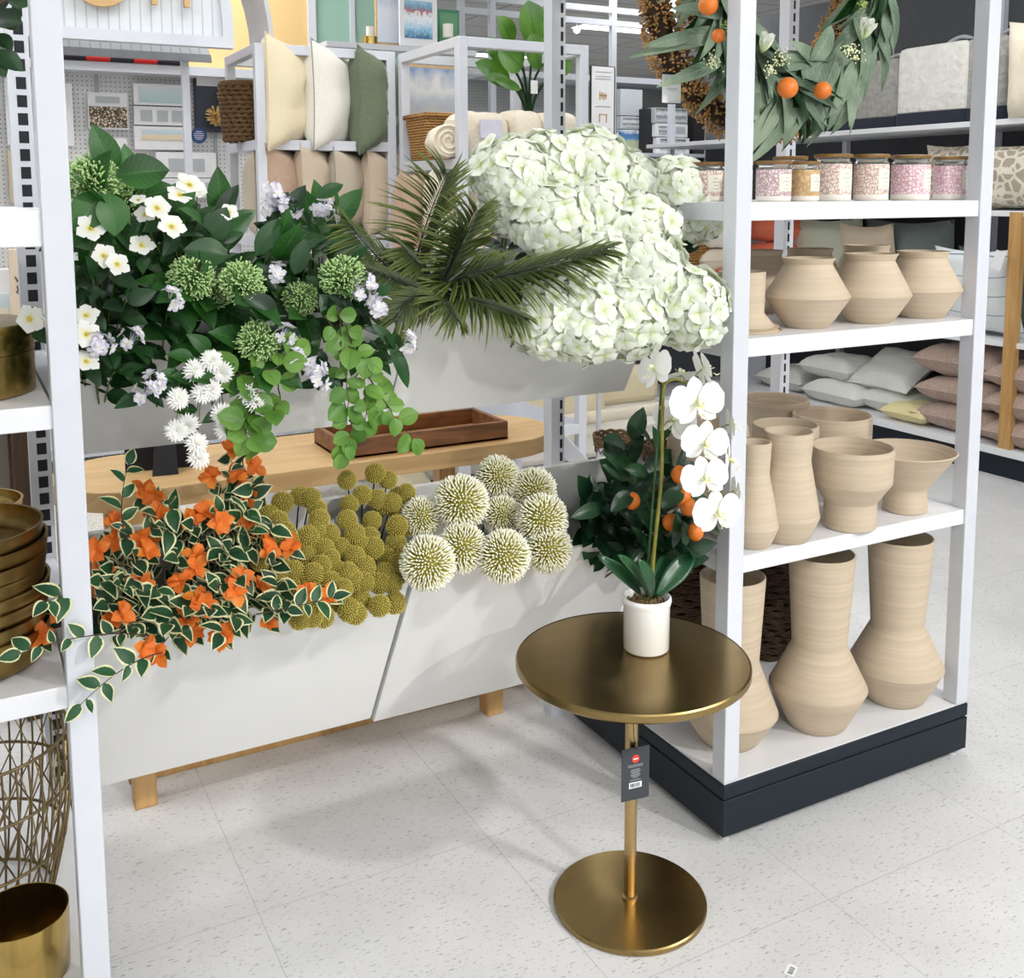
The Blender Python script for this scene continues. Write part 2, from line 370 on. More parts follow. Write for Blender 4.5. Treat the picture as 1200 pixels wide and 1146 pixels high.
# ------------------------------------------------------------------ setting
def mat_floor():
    m, nt, b = new('vinyl_tile'); L = nt.links
    tc = nd(nt, 'ShaderNodeTexCoord')
    # pale base with soft mottling
    nz = nd(nt, 'ShaderNodeTexNoise', i_Scale=5.0, i_Detail=5.0); L.new(tc.outputs['Object'], nz.inputs['Vector'])
    base = ramp(nt, [(0.3, lin((208,208,208))), (0.7, lin((218,218,218)))], nz.outputs['Fac'])
    # directional flecks, two layers
    col = base
    for (sx, sy, rot, th, c) in ((44, 170, 0.35, 0.66, (168,167,163)), (70, 210, 1.1, 0.67, (178,177,172)), (60, 150, -0.5, 0.66, (190,189,186))):
        mp = nd(nt, 'ShaderNodeMapping'); mp.inputs['Scale'].default_value = (sx, sy, 1); mp.inputs['Rotation'].default_value = (0, 0, rot)
        L.new(tc.outputs['Object'], mp.inputs['Vector'])
        n = nd(nt, 'ShaderNodeTexNoise', i_Scale=1.0, i_Detail=1.5); L.new(mp.outputs[0], n.inputs['Vector'])
        f = ramp(nt, [(th, (0,0,0,1)), (th+0.03, (1,1,1,1))], n.outputs['Fac'])
        mx = nd(nt, 'ShaderNodeMix', data_type='RGBA'); L.new(f, mx.inputs['Factor']); L.new(col, mx.inputs[6]); mx.inputs[7].default_value = lin(c); col = mx.outputs[2]
    br = nd(nt, 'ShaderNodeTexBrick'); br.offset = 0.0; br.inputs['Scale'].default_value = 1.0
    br.inputs['Brick Width'].default_value = 0.56; br.inputs['Row Height'].default_value = 0.56; br.inputs['Mortar Size'].default_value = 0.0012; br.inputs['Mortar Smooth'].default_value = 0.3
    br.inputs['Color1'].default_value = (0,0,0,1); br.inputs['Color2'].default_value = (0,0,0,1); br.inputs['Mortar'].default_value = (1,1,1,1)
    mp = nd(nt, 'ShaderNodeMapping'); mp.inputs['Location'].default_value = (0.05, 0.12, 0); L.new(tc.outputs['Object'], mp.inputs['Vector']); L.new(mp.outputs[0], br.inputs['Vector'])
    k = nd(nt, 'ShaderNodeMath', operation='MULTIPLY'); L.new(br.outputs['Color'], k.inputs[0]); k.inputs[1].default_value = 0.5
    mx = nd(nt, 'ShaderNodeMix', data_type='RGBA'); L.new(k.outputs[0], mx.inputs['Factor']); L.new(col, mx.inputs[6]); mx.inputs[7].default_value = lin((150,148,142))
    L.new(mx.outputs[2], b.inputs['Base Color'])
    b.inputs['Roughness'].default_value = 0.32; b.inputs['Specular IOR Level'].default_value = 0.35
    n3 = nd(nt, 'ShaderNodeTexNoise', i_Scale=14.0, i_Detail=2.0); L.new(tc.outputs['Object'], n3.inputs['Vector'])
    bp = nd(nt, 'ShaderNodeBump', i_Strength=0.08, i_Distance=0.004); L.new(n3.outputs['Fac'], bp.inputs['Height']); L.new(bp.outputs['Normal'], b.inputs['Normal'])
    return m
ROOM = (-9.0, 17.0, -6.0, 19.0); CEIL = 3.35
x0, x1, y0, y1 = ROOM
struct(MB().box((x0, y0, -0.05), (x1, y1, 0)).build('floor', mat_floor()))
def mat_ceiling():
    m, nt, b = new('ceiling_tile'); L = nt.links
    tc = nd(nt, 'ShaderNodeTexCoord'); br = nd(nt, 'ShaderNodeTexBrick'); br.offset = 0
    br.inputs['Brick Width'].default_value = 1.22; br.inputs['Row Height'].default_value = 0.61; br.inputs['Mortar Size'].default_value = 0.012; br.inputs['Scale'].default_value = 1.0
    br.inputs['Color1'].default_value = lin((214,214,212)); br.inputs['Color2'].default_value = lin((208,208,206)); br.inputs['Mortar'].default_value = lin((150,150,150))
    L.new(tc.outputs['Object'], br.inputs['Vector']); L.new(br.outputs['Color'], b.inputs['Base Color']); b.inputs['Roughness'].default_value = 0.9
    return m
struct(MB().box((x0, y0, CEIL), (x1, y1, CEIL+0.05)).build('ceiling', mat_ceiling()))
wallm = plain('painted_wall', (200,198,192), 0.8, var=0.02, scale=1)
struct(MB().box((x0, y1, 0), (x1, y1+0.1, CEIL)).build('wall_back', wallm))
struct(MB().box((x0-0.1, y0, 0), (x0, y1, CEIL)).build('wall_left', wallm))
struct(MB().box((x1, y0, 0), (x1+0.1, y1, CEIL)).build('wall_right', wallm))
struct(MB().box((x0, y0-0.1, 0), (x1, y0, CEIL)).build('wall_front', wallm))

# ------------------------------------------------------------------ gondola end units
def upright(x0, x1, y0, y1, ztop, sw, xs, parent, pitch=0.0385, sh=0.026):
    mb = MB().box((x0, y0, 0.0), (x1, y1, ztop))
    z = 0.20
    while z < ztop - 0.04:
        mb.box((xs - sw/2, y0-0.0006, z), (xs + sw/2, y0+0.004, z+sh), 1); z += pitch
    mb.build('slotted_upright', [M['white'], M['slot']], parent)
def end_unit(X0, X1, label, shelves, side):
    cx = (X0+X1)/2
    t = thing('display_shelf_unit', label, 'shelf unit', (0,0,0))
    Y0, Y1 = 1.826, 2.575; P = 0.045; ZT = 2.55
    for x in (X0, X1-P):
        MB().box((x, Y0, 0.153), (x+P, Y0+P, ZT)).build('post', M['white'], t, bevel=0.002)
    if side == 'R':
        upright(X0-0.048, X0-0.005, 2.555, 2.60, ZT, 0.008, X0-0.016, t)
        upright(X1-0.04, X1, 2.555, 2.60, ZT, 0.008, X1-0.02, t)
    else:
        upright(X1-0.045, X1, 2.535, 2.575, ZT, 0.020, X1-0.019, t)
        upright(X0, X0+0.045, 2.535, 2.575, ZT, 0.020, X0+0.02, t)
    for zt, th in shelves:
        MB().box((X0+P-0.001, Y0+0.006, zt-th), (X1-P+0.001, Y1-0.04, zt)).build('shelf', M['white2'], t, bevel=0.002)
        for x in (X0+0.004, X1-P+0.006):   # side rails that tie front post to rear upright
            MB().box((x, Y0+P-0.001, zt-th), (x+P-0.01, Y1-0.04, zt-0.002)).build('side_rail', M['white'], t)
    MB().box((X0+0.004, Y0+0.004, 0.148), (X1-0.004, Y1, 0.1525)).build('base_deck', M['white2'], t)
    MB().box((X0-0.001, Y0-0.001, 0.114), (X1+0.001, Y1, 0.148)).box((X0+0.003, Y0+0.003, 0.106), (X1-0.003, Y1, 0.116)).box((X0-0.001, Y0-0.001, 0.018), (X1+0.001, Y1, 0.109)).build('plinth', M['plinth'], t, bevel=0.0015)
    for x in (X0+0.02, X1-0.03):
        for y in (Y0+0.02, Y1-0.04):
            MB().lathe([(0.010,0.0),(0.012,0.003),(0.012,0.006),(0.005,0.008),(0.005,0.02)], (x, y, 0.0), 16).build('levelling_foot', plain('clear_plastic', (200,200,195), 0.3) if 'foot' not in M else M['foot'], t)
    return t
M['foot'] = plain('clear_plastic_foot', (205,205,200), 0.3)
end_unit(1.551, 2.408, 'white metal shelf unit on a navy plinth holding sand coloured clay vases and candles', [(1.53,0.042), (1.219,0.043), (0.704,0.041)], 'R')
end_unit(-0.68, 0.178, 'white metal shelf unit at the left edge holding brass bowls and a wire basket', [(1.526,0.058), (1.21,0.040), (0.73,0.04)], 'L')

# bracket plate on the right unit's side is its own small part in the photo
tb = MB()
bp_ = [(2.53,0.86),(2.53,0.795),(2.36,0.745),(2.15,0.72),(2.15,0.745),(2.36,0.80)]
n_ = len(bp_)
tb.add([(1.530,y,z) for y,z in bp_]+[(1.534,y,z) for y,z in bp_], [tuple(range(n_)), tuple(range(2*n_-1,n_-1,-1))]+[(i,(i+1)%n_,(i+1)%n_+n_,i+n_) for i in range(n_)])
tag(tb.build('shelf_bracket', M['white'], smooth=False), 'white sloping metal bracket fixed to the slotted upright behind the lower planter', 'bracket')

# ------------------------------------------------------------------ hanging planters
def planter(xa, xb, yb, zb, zf, zr, yr_b, label, lean=0.6, prefix=''):
    """slanted pocket: front panel leans out towards the viewer, back panel follows it"""
    t = thing('planter_box', label, 'planter', ((xa+xb)/2, yb, zb), 0, None)
    lx, ly, lz = t.location
    th = 0.014
    yf = yb - lean*(zf-zb)
    def loc(p): return (p[0]-lx, p[1]-ly, p[2]-lz)
    def slab(p, q, name, x0=xa, x1=xb, tk=th):      # p,q = (y,z) bottom and top of outer face; thickness goes +y
        pts = [(x0,p[0],p[1]),(x1,p[0],p[1]),(x1,p[0]+tk,p[1]),(x0,p[0]+tk,p[1]),(x0,q[0],q[1]),(x1,q[0],q[1]),(x1,q[0]+tk,q[1]),(x0,q[0]+tk,q[1])]
        return MB().hexa([loc(a) for a in pts]).build(name, M['board'], t, smooth=False, bevel=0.001)
    slab((yb, zb), (yf, zf), 'front_panel')
    ybk = yb + yr_b[0]; yrk = yr_b[1]
    slab((ybk, zb), (yrk, zr), 'back_panel', tk=0.02)
    MB().hexa([loc(a) for a in [(xa,yb+th,zb),(xb,yb+th,zb),(xb,ybk,zb),(xa,ybk,zb),(xa,yb+th,zb+0.012),(xb,yb+th,zb+0.012),(xb,ybk,zb+0.012),(xa,ybk,zb+0.012)]]).build('bottom_panel', M['board'], t, smooth=False)
    for x in (xa, xb-0.008):
        pts = [(x,yb+th,zb),(x+0.008,yb+th,zb),(x+0.008,ybk,zb),(x,ybk,zb),(x,yf+th,zf-0.002),(x+0.008,yf+th,zf-0.002),(x+0.008,yrk,zr-0.004),(x,yrk,zr-0.004)]
        MB().hexa([loc(a) for a in pts]).build('end_panel', M['board'], t, smooth=False)
    return t
GX0, GXM, GX1 = 0.186, 0.865, 1.524
planter(GX0, GXM-0.004, 2.353, 0.250, 0.705, 0.862, (0.12, 2.235), 'lower left white slanted planter trough holding the orange bougainvillea')
planter(GXM+0.003, GX1, 2.350, 0.240, 0.705, 0.862, (0.12, 2.235), 'lower right white slanted planter trough holding the cream allium balls')
planter(GX0, GXM-0.003, 2.218, 1.033, 1.31, 1.42, (0.14, 2.28), 'upper left white slanted planter trough under the jasmine and green leaves')
planter(GXM+0.003, GX1, 2.218, 1.042, 1.29, 1.42, (0.14, 2.28), 'upper right white slanted planter trough under the palm fronds and white hydrangeas')

# ------------------------------------------------------------------ accent table
TX, TY = 1.237, 1.761; TZ = 0.565
t = thing('accent_table', 'round antique brass pedestal side table with a charcoal swing tag', 'table', (TX, TY, 0))
MB().lathe([(0.0,0.0),(0.163,0.0),(0.167,0.003),(0.167,0.012),(0.164,0.0145),(0.0,0.0145)], n=96).build('base_disc', M['brass'], t, ang=30)
MB().lathe([(0.0135,0.014),(0.0135,TZ-0.03)], n=32).build('pole', M['brass_edge'], t)
MB().lathe([(0.0175,0.0146),(0.0175,0.019),(0.0145,0.0215)], n=32).build('collar', M['brass_edge'], t)
MB().lathe([(0.0,-0.020),(0.246,-0.020),(0.250,-0.016),(0.250,-0.003),(0.2475,0.0),(0.2455,-0.0012),(0.0,-0.0012)], (0,0,TZ), 128).build('tabletop', M['brass'], t, ang=30)
MB().hexa([(-0.075,-0.008,TZ-0.032),(-0.012,-0.008,TZ-0.075),(-0.012,0.008,TZ-0.075),(-0.075,0.008,TZ-0.032),(-0.075,-0.008,TZ-0.02),(-0.0,-0.008,TZ-0.02),(-0.0,0.008,TZ-0.02),(-0.075,0.008,TZ-0.02)]).build('support_bracket', M['brass_edge'], t, bevel=0.002)
MB().box((-0.08,-0.03,TZ-0.027),(0.06,0.03,TZ-0.0205)).build('mounting_plate', M['brass'], t)
# tag on a loop of elastic
tg = thing('price_tag', 'charcoal swing tag with a red dot and barcode hanging from the brass table', 'tag', (TX-0.006, TY-0.024, 0.375), math.radians(-8))
W_, H_ = 0.066, 0.118
MB().box((-W_/2, -0.0006, -H_), (W_/2, 0.0006, 0)).build('card', M['blacktag'], tg)
MB().lathe([(0.0,0.0),(0.0088,0.0),(0.0088,0.0005)], n=24, M=Matrix.Translation((0,-0.0008,-0.025)) @ Matrix.Rotation(PI/2,4,'X')).build('red_dot', M['red'], tg)
MB().box((-0.0055,-0.0017,-0.0262),(0.0055,-0.0014,-0.0238)).build('dot_mark', M['whitecard'], tg)
pr = MB()
for i,(w,z) in enumerate([(0.036,-0.039),(0.034,-0.0425),(0.020,-0.049),(0.024,-0.052),(0.022,-0.055),(0.018,-0.058),(0.024,-0.061),(0.021,-0.064),(0.013,-0.067),(0.026,-0.073)]):
    pr.box((-w/2,-0.0009,z-0.0006),(w/2,-0.0006,z+0.0006))
pr.build('print', M['greyprint'], tg)
MB().box((-0.015,-0.0009,-0.091),(0.015,-0.0006,-0.078)).build('barcode_patch', M['whitecard'], tg)
bc = MB(); x = -0.0125
while x < 0.012:
    w = rnd.choice((0.0005,0.001,0.0015)); bc.box((x,-0.0012,-0.089),(x+w,-0.0009,-0.080)); x += w + rnd.choice((0.0006,0.0012))
bc.build('barcode', M['ink'], tg)
MB().tube(bez(V((0,0,-0.006)), V((-0.012,-0.004,0.04)), V((-0.001,0.006,0.155)), 10), 0.0008, 5).tube(bez(V((0,0,-0.006)), V((0.014,-0.004,0.03)), V((0.001,0.006,0.155)), 10), 0.0008, 5).build('elastic_loop', M['ink'], tg)

# ------------------------------------------------------------------ console table behind the planters
def racetrack(mb, xa, xb, ya, yb, z0, z1, n=28):
    r = (yb-ya)/2; cy = (ya+yb)/2; pts = []
    for i in range(n+1):
        a = -PI/2 + PI*i/n; pts.append((xb-r+r*math.cos(a), cy+r*math.sin(a)))
    for i in range(n+1):
        a = PI/2 + PI*i/n; pts.append((xa+r+r*math.cos(a), cy+r*math.sin(a)))
    k = len(pts)
    mb.add([(x,y,z0) for x,y in pts]+[(x,y,z1) for x,y in pts], [tuple(range(k-1,-1,-1)), tuple(range(k,2*k))]+[(i,(i+1)%k,(i+1)%k+k,i+k) for i in range(k)])
ct = thing('console_table', 'light oak console table with rounded ends behind the lower planters', 'table', (0.90, 2.83, 0))
m_ = MB(); racetrack(m_, 0.19-0.90, 1.64-0.90, 2.645-2.83, 3.05-2.83, 0.775, 0.827); m_.build('tabletop', M['oak'], ct, ang=50, bevel=0.003)
for x in (0.335, 1.335):
    for y in (2.645, 2.97):
        MB().box((x-0.90, y-2.83, 0), (x+0.055-0.90, y+0.055-2.83, 0.7755)).build('leg', M['oakleg'], ct, bevel=0.003)
MB().box((0.34-0.90, 2.775-2.83, 0.0), (1.6-0.90, 2.80-2.83, 0.20)).build('lower_rail', M['oakleg'], ct, bevel=0.002)
# acacia tray
p0 = atz(375, 540, 0.83); tr = thing('serving_tray', 'rectangular acacia wood tray on the oak console table', 'tray', (1.17, 2.80, 0.827))
L2, D2, H2 = 0.26, 0.115, 0.055
MB().box((-L2,-D2,0.0),(L2,D2,0.008)).build('tray_base', M['tray'], tr)
[MB().box((-L2,a,0),(L2,b,H2)).build('tray_side', M['acacia'], tr, bevel=0.002) for a,b in ((-D2,-D2+0.014),(D2-0.014,D2))]
[MB().box((a,-D2+0.0135,0),(a+0.014,D2-0.0135,H2)).build('tray_end', M['acacia'], tr, bevel=0.002) for a in (-L2, L2-0.014)]
# black easel back of a frame
ef = thing('picture_frame', 'black backed picture frame standing back to us on the oak table', 'picture frame', (0.455, 2.80, 0.827), math.radians(-8))
MB().hexa([(-0.085,0.03,0),(0.085,0.03,0),(0.085,0.045,0),(-0.085,0.045,0),(-0.085,0.07,0.20),(0.085,0.07,0.20),(0.085,0.085,0.20),(-0.085,0.085,0.20)]).build('backing_board', M['black'], ef)
MB().hexa([(-0.02,-0.04,0),(0.045,-0.04,0),(0.045,-0.036,0),(-0.02,-0.036,0),(0.0,0.062,0.17),(0.04,0.062,0.17),(0.04,0.066,0.17),(0.0,0.066,0.17)]).build('easel_leg', M['black'], ef)
MB().hexa([(0.085,0.028,0),(0.093,0.028,0),(0.093,0.047,0),(0.085,0.047,0),(0.085,0.068,0.2),(0.093,0.068,0.2),(0.093,0.087,0.2),(0.085,0.087,0.2)]).build('frame_edge', M['oak'], ef)

st_ = thing('floor_sticker', 'small white barcode sticker stuck to the floor tile at the bottom right', 'sticker', atz(927,1137,0.0), 0.5)
MB().box((-0.016,-0.010,0.0003),(0.016,0.010,0.0008)).build('paper', M['whitecard'], st_)
bc = MB(); x = -0.012
while x < 0.010:
    w = rnd.choice((0.0006,0.0012)); bc.box((x,-0.006,0.0008),(x+w,0.004,0.0010)); x += w+rnd.choice((0.0008,0.0014))
bc.build('barcode', M['ink'], st_)
# ------------------------------------------------------------------ clay vases on the right unit
def vase(name, label, cx, yb, z0, prof, Y=None, X=None, lip=0.004, wall=0.006, cat='vase', mat=None, parent_extra=None):
    """prof: (half width, row) pairs from base to rim measured at the vase's own distance"""
    base = atz(cx, yb, z0) if Y is None else V((at(cx, yb, Y).x, Y, z0))
    if X is not None: base.x = X
    dep = base.x*_A.z + base.y*_B.z
    k = dep / FPX * 1.0
    pts = []
    for hw, y in prof:
        z = at(cx, y, base.y).z - z0
        pts.append((hw*k, max(0.0, z)))
    zsh = pts[0][1]; pts = [(r, max(0, z-zsh)) for r, z in pts]
    out = []
    for i in range(len(pts)-1):      # subdivide, soften the corners a little
        (r0, a0), (r1, a1) = pts[i], pts[i+1]
        for t in ((0.012, 0.25, 0.5, 0.75, 0.988) if i else (0.0, 0.25, 0.5, 0.75, 0.988)): out.append((r0+(r1-r0)*t, a0+(a1-a0)*t))
    rt, zt = pts[-1]
    out += [(rt, zt-0.002), (rt-wall*0.3, zt), (rt-wall*0.8, zt)]
    inner = [(max(0.004, r-wall), z) for r, z in pts[::-1]]
    inner = [(r, z-0.003) for r, z in inner[:-1]] + [(max(0.004, pts[0][0]-wall), 0.012), (0.0, 0.012)]
    t = thing(name, label, cat, base)
    mb = MB(); mb.open_top = True
    mb.lathe([(0.0, 0.0), (out[0][0]-0.004, 0.0), (out[0][0], 0.003)] + out[1:], n=72)
    mb.build('body', mat or M['clay'], t, ang=28)
    mi = MB(); mi.open_top = True
    mi.lathe([(rt-wall*0.8, zt-0.0002)] + inner, n=72)
    mi.build('interior', mat or M['clay'], t, ang=28)
    return t
pots = [
 ('squat double cone clay pot at the left of the front row on the second shelf', 945, 383, [(26,383),(50,346.7),(27.5,309),(31.5,302)], None),
 ('squat double cone clay pot in the middle of the front row on the second shelf', 1018, 377, [(27,377),(48,345),(27,305),(31,297)], None),
 ('squat double cone clay pot nearest the right post on the second shelf', 1079, 371, [(26,371),(46,339),(26.5,302),(30,294)], None),
 ('squat clay pot standing behind the left squat pot on the second shelf', 947, 362, [(22,366),(42,334),(25,297),(27,291)], 2.24),
 ('squat clay pot standing behind the middle squat pot on the second shelf', 1013, 360, [(22,362),(42,330),(25,293),(27,287)], 2.24),
 ('shaded squat clay pot behind the front left post on the second shelf', 889, 362, [(22,368),(42,336),(25,299),(27,293)], 2.24)]
for lb, cx, yb, pf, Y in pots: vase('clay_pot', lb, cx, yb, 1.219, pf, Y, cat='pot')
vase('flared_vase', 'clay vase with straight neck and wide flared foot on the second shelf beside the post', 866, 390, 1.219, [(48,391),(44,386),(27,366),(28,318)], 1.965, X=1.69)
vase('bottle_vase', 'clay bottle vase with angled shoulder, frontmost on the third shelf right of the post', 921, 631, 0.704, [(27,631),(39.5,603),(27,539),(29.5,505)])
vase('bottle_vase', 'smaller angled clay bottle vase on the third shelf tight against the front left post', 873, 640, 0.704, [(21,642),(31,617),(18,556),(20,519)], X=1.674, Y=1.885)
vase('goblet_vase', 'wide clay bowl vase on a stepped foot in the middle of the third shelf', 995.5, 616, 0.704, [(31.5,616),(31,586),(48,563),(49,523)], cat='vase')
vase('funnel_vase', 'clay funnel bowl on a short cylinder foot at the right of the third shelf', 1060, 597, 0.704, [(26,597),(25,571),(58,527)], cat='vase')
vase('clay_bowl', 'straight sided deep clay bowl behind the goblet vase on the third shelf', 973, 560, 0.704, [(30,566),(46,540),(46.5,485)], Y=2.25, cat='bowl')
vase('clay_bowl', 'large clay bowl at the back left of the third shelf under the squat pots', 905, 560, 0.704, [(26,560),(40,530),(41,467)], Y=2.45, cat='bowl')
vase('tapered_vase', 'clay bowl vase with tapering sides right behind the front bottle vase', 918, 590, 0.704, [(24,592),(30,565),(40,530),(39,497)], Y=2.11, cat='vase')
vase('tapered_vase', 'big round clay vase behind the kumquat fruit and orchid on the third shelf', 838, 628, 0.704, [(28,640),(50,585),(50,520),(46,494)], Y=2.06, X=1.675, cat='vase')
vase('floor_vase', 'tall clay vase with angular belly, leftmost on the base deck behind the post', 862, 876, 0.153, [(35,878),(59,829),(34,771),(40,673)], Y=1.985, X=1.70)
vase('floor_vase', 'tall clay vase with ringed angular belly in the middle of the base deck', 957, 847, 0.153, [(35,847),(59.5,802),(33,754),(40,649)])
vase('floor_vase', 'tall clay vase with angular belly, rightmost on the base deck', 1048, 816, 0.153, [(35,816),(57,777),(31.5,731),(39,630)])
M['darkweave'] = weave('dark_water_hyacinth', (34,24,18), (104,78,54), 55)
def basket(name, label, x, y, z0, r0, r1, h, mat, rim=0.008, cat='basket', n=40, rows=None, coil=0.006):
    t = thing(name, label, cat, (x, y, z0))
    pr = [(0.0, 0.0), (r0, 0.0)]; rows = rows or int(h/0.016)
    for i in range(rows*3+1):
        a = i/(rows*3); r = r0+(r1-r0)*math.sin(a*PI/2); pr.append((r + coil*abs(math.sin(a*rows*PI)), h*a))
    inner = [(r1-0.012, h), (r0-0.012, 0.015), (0.0, 0.015)]
    mb = MB(); rws = max(6, int(h/0.020)); rt = h/rws*0.56
    for i in range(rws):
        a = (i+0.5)/rws; r = r0+(r1-r0)*math.sin(a*PI/2)
        mb.tube([((r+0.004*math.sin(k*PI/2+i*PI))*math.cos(2*PI*k/64), (r+0.004*math.sin(k*PI/2+i*PI))*math.sin(2*PI*k/64), h*a+0.0035*math.sin(k*PI/2+0.7+i*1.9)) for k in range(65)], [rt*(0.8+0.3*abs(math.sin(k*PI/4+i))) for k in range(65)], 6, cap=False)
    mb.build('woven_body', mat, t, ang=180)
    mi = MB(); mi.open_top = True; mi.lathe(inner, n=n); mi.build('lining', mat, t, ang=180)
    ring = [(r1*math.cos(2*PI*i/n), r1*math.sin(2*PI*i/n), h) for i in range(n+1)]
    MB().tube(ring, rim, 8, cap=False).build('rim', mat, t, ang=180)
    return t
basket('storage_basket', 'dark woven basket on the base deck behind the leftmost tall clay vase', 1.80, 2.30, 0.153, 0.13, 0.15, 0.42, M['darkweave'])
basket('storage_basket', 'dark woven basket on the base deck behind the middle tall clay vase', 2.17, 2.38, 0.153, 0.12, 0.14, 0.40, M['darkweave'])
bg = thing('tote_bag', 'navy fabric tote bag behind the middle and right tall clay vases', 'bag', (2.315, 2.42, 0.153))
M['navy'] = fabric('navy_fabric', (24,30,44), (34,42,58))
MB().hexa([(-0.05,-0.06,0),(0.05,-0.06,0),(0.05,0.06,0),(-0.05,0.06,0),(-0.04,-0.05,0.46),(0.04,-0.05,0.46),(0.04,0.05,0.46),(-0.04,0.05,0.46)]).build('bag_body', M['navy'], bg, bevel=0.01)
MB().tube(bez(V((-0.03,-0.05,0.45)), V((0.0,-0.055,0.55)), V((0.03,-0.05,0.45)), 8), 0.006, 6).build('handle', M['navy'], bg)
# small woven hurricanes at the back left of the third shelf
M['rope'] = weave('seagrass_weave', (84,60,38), (170,136,92), 90)
def hurricane(px, py, Y, label, r):
    p = at(px, py, Y); t = thing('woven_hurricane', label, 'candle holder', (p.x, Y, 0.704))
    h = p.z - 0.704
    MB().lathe([(r*0.8,0.0),(r*0.86,h*0.4),(r*0.95,h*0.6)], n=32).build('glass', M['foot'], t)
    mb = MB()
    for j in range(4):
        ring = [((r-0.001*j)*math.cos(2*PI*i/48), (r-0.001*j)*math.sin(2*PI*i/48), h-0.008*j+0.002*math.sin(i*PI/2+j*PI)) for i in range(49)]
        mb.tube(ring, 0.0048, 6, cap=False)
    zz = [((r-0.004)*math.cos(2*PI*i/36), (r-0.004)*math.sin(2*PI*i/36), h-0.030-(0.016 if i % 2 else 0.0)) for i in range(37)]
    mb.tube(zz, 0.002, 5, cap=False)
    mb.build('woven_rim', M['rope'], t, ang=180)
hurricane(720, 510, 2.38, 'small seagrass rimmed glass holder above the lower planter, left of the orchid stem', 0.057)
hurricane(772, 520, 2.25, 'small seagrass rimmed glass holder half hidden by the orchid stem', 0.045)

# ------------------------------------------------------------------ candles
def glassmat():
    m, nt, b = new('clear_glass'); b.inputs['Base Color'].default_value = (0.95,0.96,0.95,1); b.inputs['Transmission Weight'].default_value = 0.95; b.inputs['Roughness'].default_value = 0.04; b.inputs['IOR'].default_value = 1.15
    return m
M['glass'] = glassmat()
M['lid'] = wood('mango_lid', (110,80,38), (146,110,56), (12,12,12), 0.4)
M['wax'] = plain('white_wax', (232,226,216), 0.5, var=0.01)
M['label'] = plain('cream_label', (226,222,206), 0.7, var=0.01)
FL = {'mauve': floral('mauve_floral', (222,208,206), (180,150,154), 110, 0.10), 'tan': floral('tan_shell', (208,180,136), (186,154,108), 70, 0.12),
      'ivory': floral('ivory_blossom', (232,220,206), (188,158,150), 110, 0.08), 'pink': floral('pink_paisley', (232,216,218), (204,158,168), 110, 0.10)}
def candle(px, Y, r, h, pat, label, rot):
    p = at(px, 236, Y); t = thing('jar_candle', label, 'candle', (p.x, Y, 1.530), rot-0.42)
    MB().lathe([(0.0,0.0),(r-0.004,0.0),(r,0.004),(r,h*0.13),(0.0,h*0.13)], n=40).build('wax_base', M['wax'], t, ang=50)
    MB().lathe([(r,h*0.13),(r+0.0003,h*0.14),(r+0.0003,h*0.74),(r,h*0.75)], n=40).build('printed_band', FL[pat], t, ang=50)
    MB().lathe([(r,h*0.75),(r-0.001,h*0.79),(r*0.90,h*0.82),(r*0.90,h*0.88),(r*0.86,h*0.88),(r*0.86,h*0.76),(0.0,h*0.76)], n=40).build('glass_jar', M['glass'], t, ang=50)
    MB().lathe([(0.0,h*0.88),(r*1.01,h*0.88),(r*1.04,h*0.90),(r*1.04,h*0.945),(r*0.98,h*0.955),(0.0,h*0.955)], n=40).build('lid', M['lid'], t, ang=50)
    # curved paper label
    mb = MB(); a0, a1 = -0.5, 0.5; n = 8; vs = []
    for i in range(n+1):
        a = a0+(a1-a0)*i/n
        for z in (h*0.24, h*0.64): vs.append(((r+0.0009)*math.sin(a), -(r+0.0009)*math.cos(a), z))
    mb.add(vs, [(2*i,2*i+2,2*i+3,2*i+1) for i in range(n)])
    lb = mb.build('paper_label', M['label'], t)
    ml = MB()
    for q, w in enumerate((0.16, 0.26, 0.12, 0.2)):
        z = h*(0.55-0.085*q)
        vs = []
        for i in range(5):
            a = -w+2*w*i/4
            for zz in (z, z+0.0012): vs.append(((r+0.0014)*math.sin(a), -(r+0.0014)*math.cos(a), zz))
        ml.add(vs, [(2*i,2*i+2,2*i+3,2*i+1) for i in range(4)])
    ml.build('label_print', M['greyprint'], lb)
    return t
candle(975, 1.955, 0.046, 0.122, 'ivory', 'large jar candle with ivory blossom wrap, just right of the small tan candle', 0.45)
candle(1020, 1.93, 0.043, 0.122, 'ivory', 'large jar candle with blossom wrap between the ivory and pink candles', 0.5)
candle(1066, 1.92, 0.048, 0.122, 'pink', 'large jar candle with pink paisley wrap, second from the right post', 0.75)
candle(1112, 1.94, 0.042, 0.122, 'pink', 'large jar candle with pink paisley wrap nearest the right post', 0.8)
candle(906, 1.905, 0.041, 0.100, 'mauve', 'small jar candle with mauve floral wrap right of the front left post', 0.5)
candle(942.5, 1.90, 0.034, 0.100, 'tan', 'small jar candle with tan shell wrap right of the mauve candle', 0.55)
candle(828, 2.05, 0.041, 0.100, 'ivory', 'small jar candle left of the front left post beside the hydrangeas', 0.3)
candle(862, 2.02, 0.040, 0.100, 'ivory', 'small jar candle mostly hidden behind the front left post', 0.3)
candle(925, 2.12, 0.044, 0.122, 'ivory', 'large jar candle behind the small mauve and tan candles', 0.5)
candle(802, 2.32, 0.041, 0.100, 'tan', 'jar candle at the rear left corner of the top shelf, only its lid showing', 0.3)

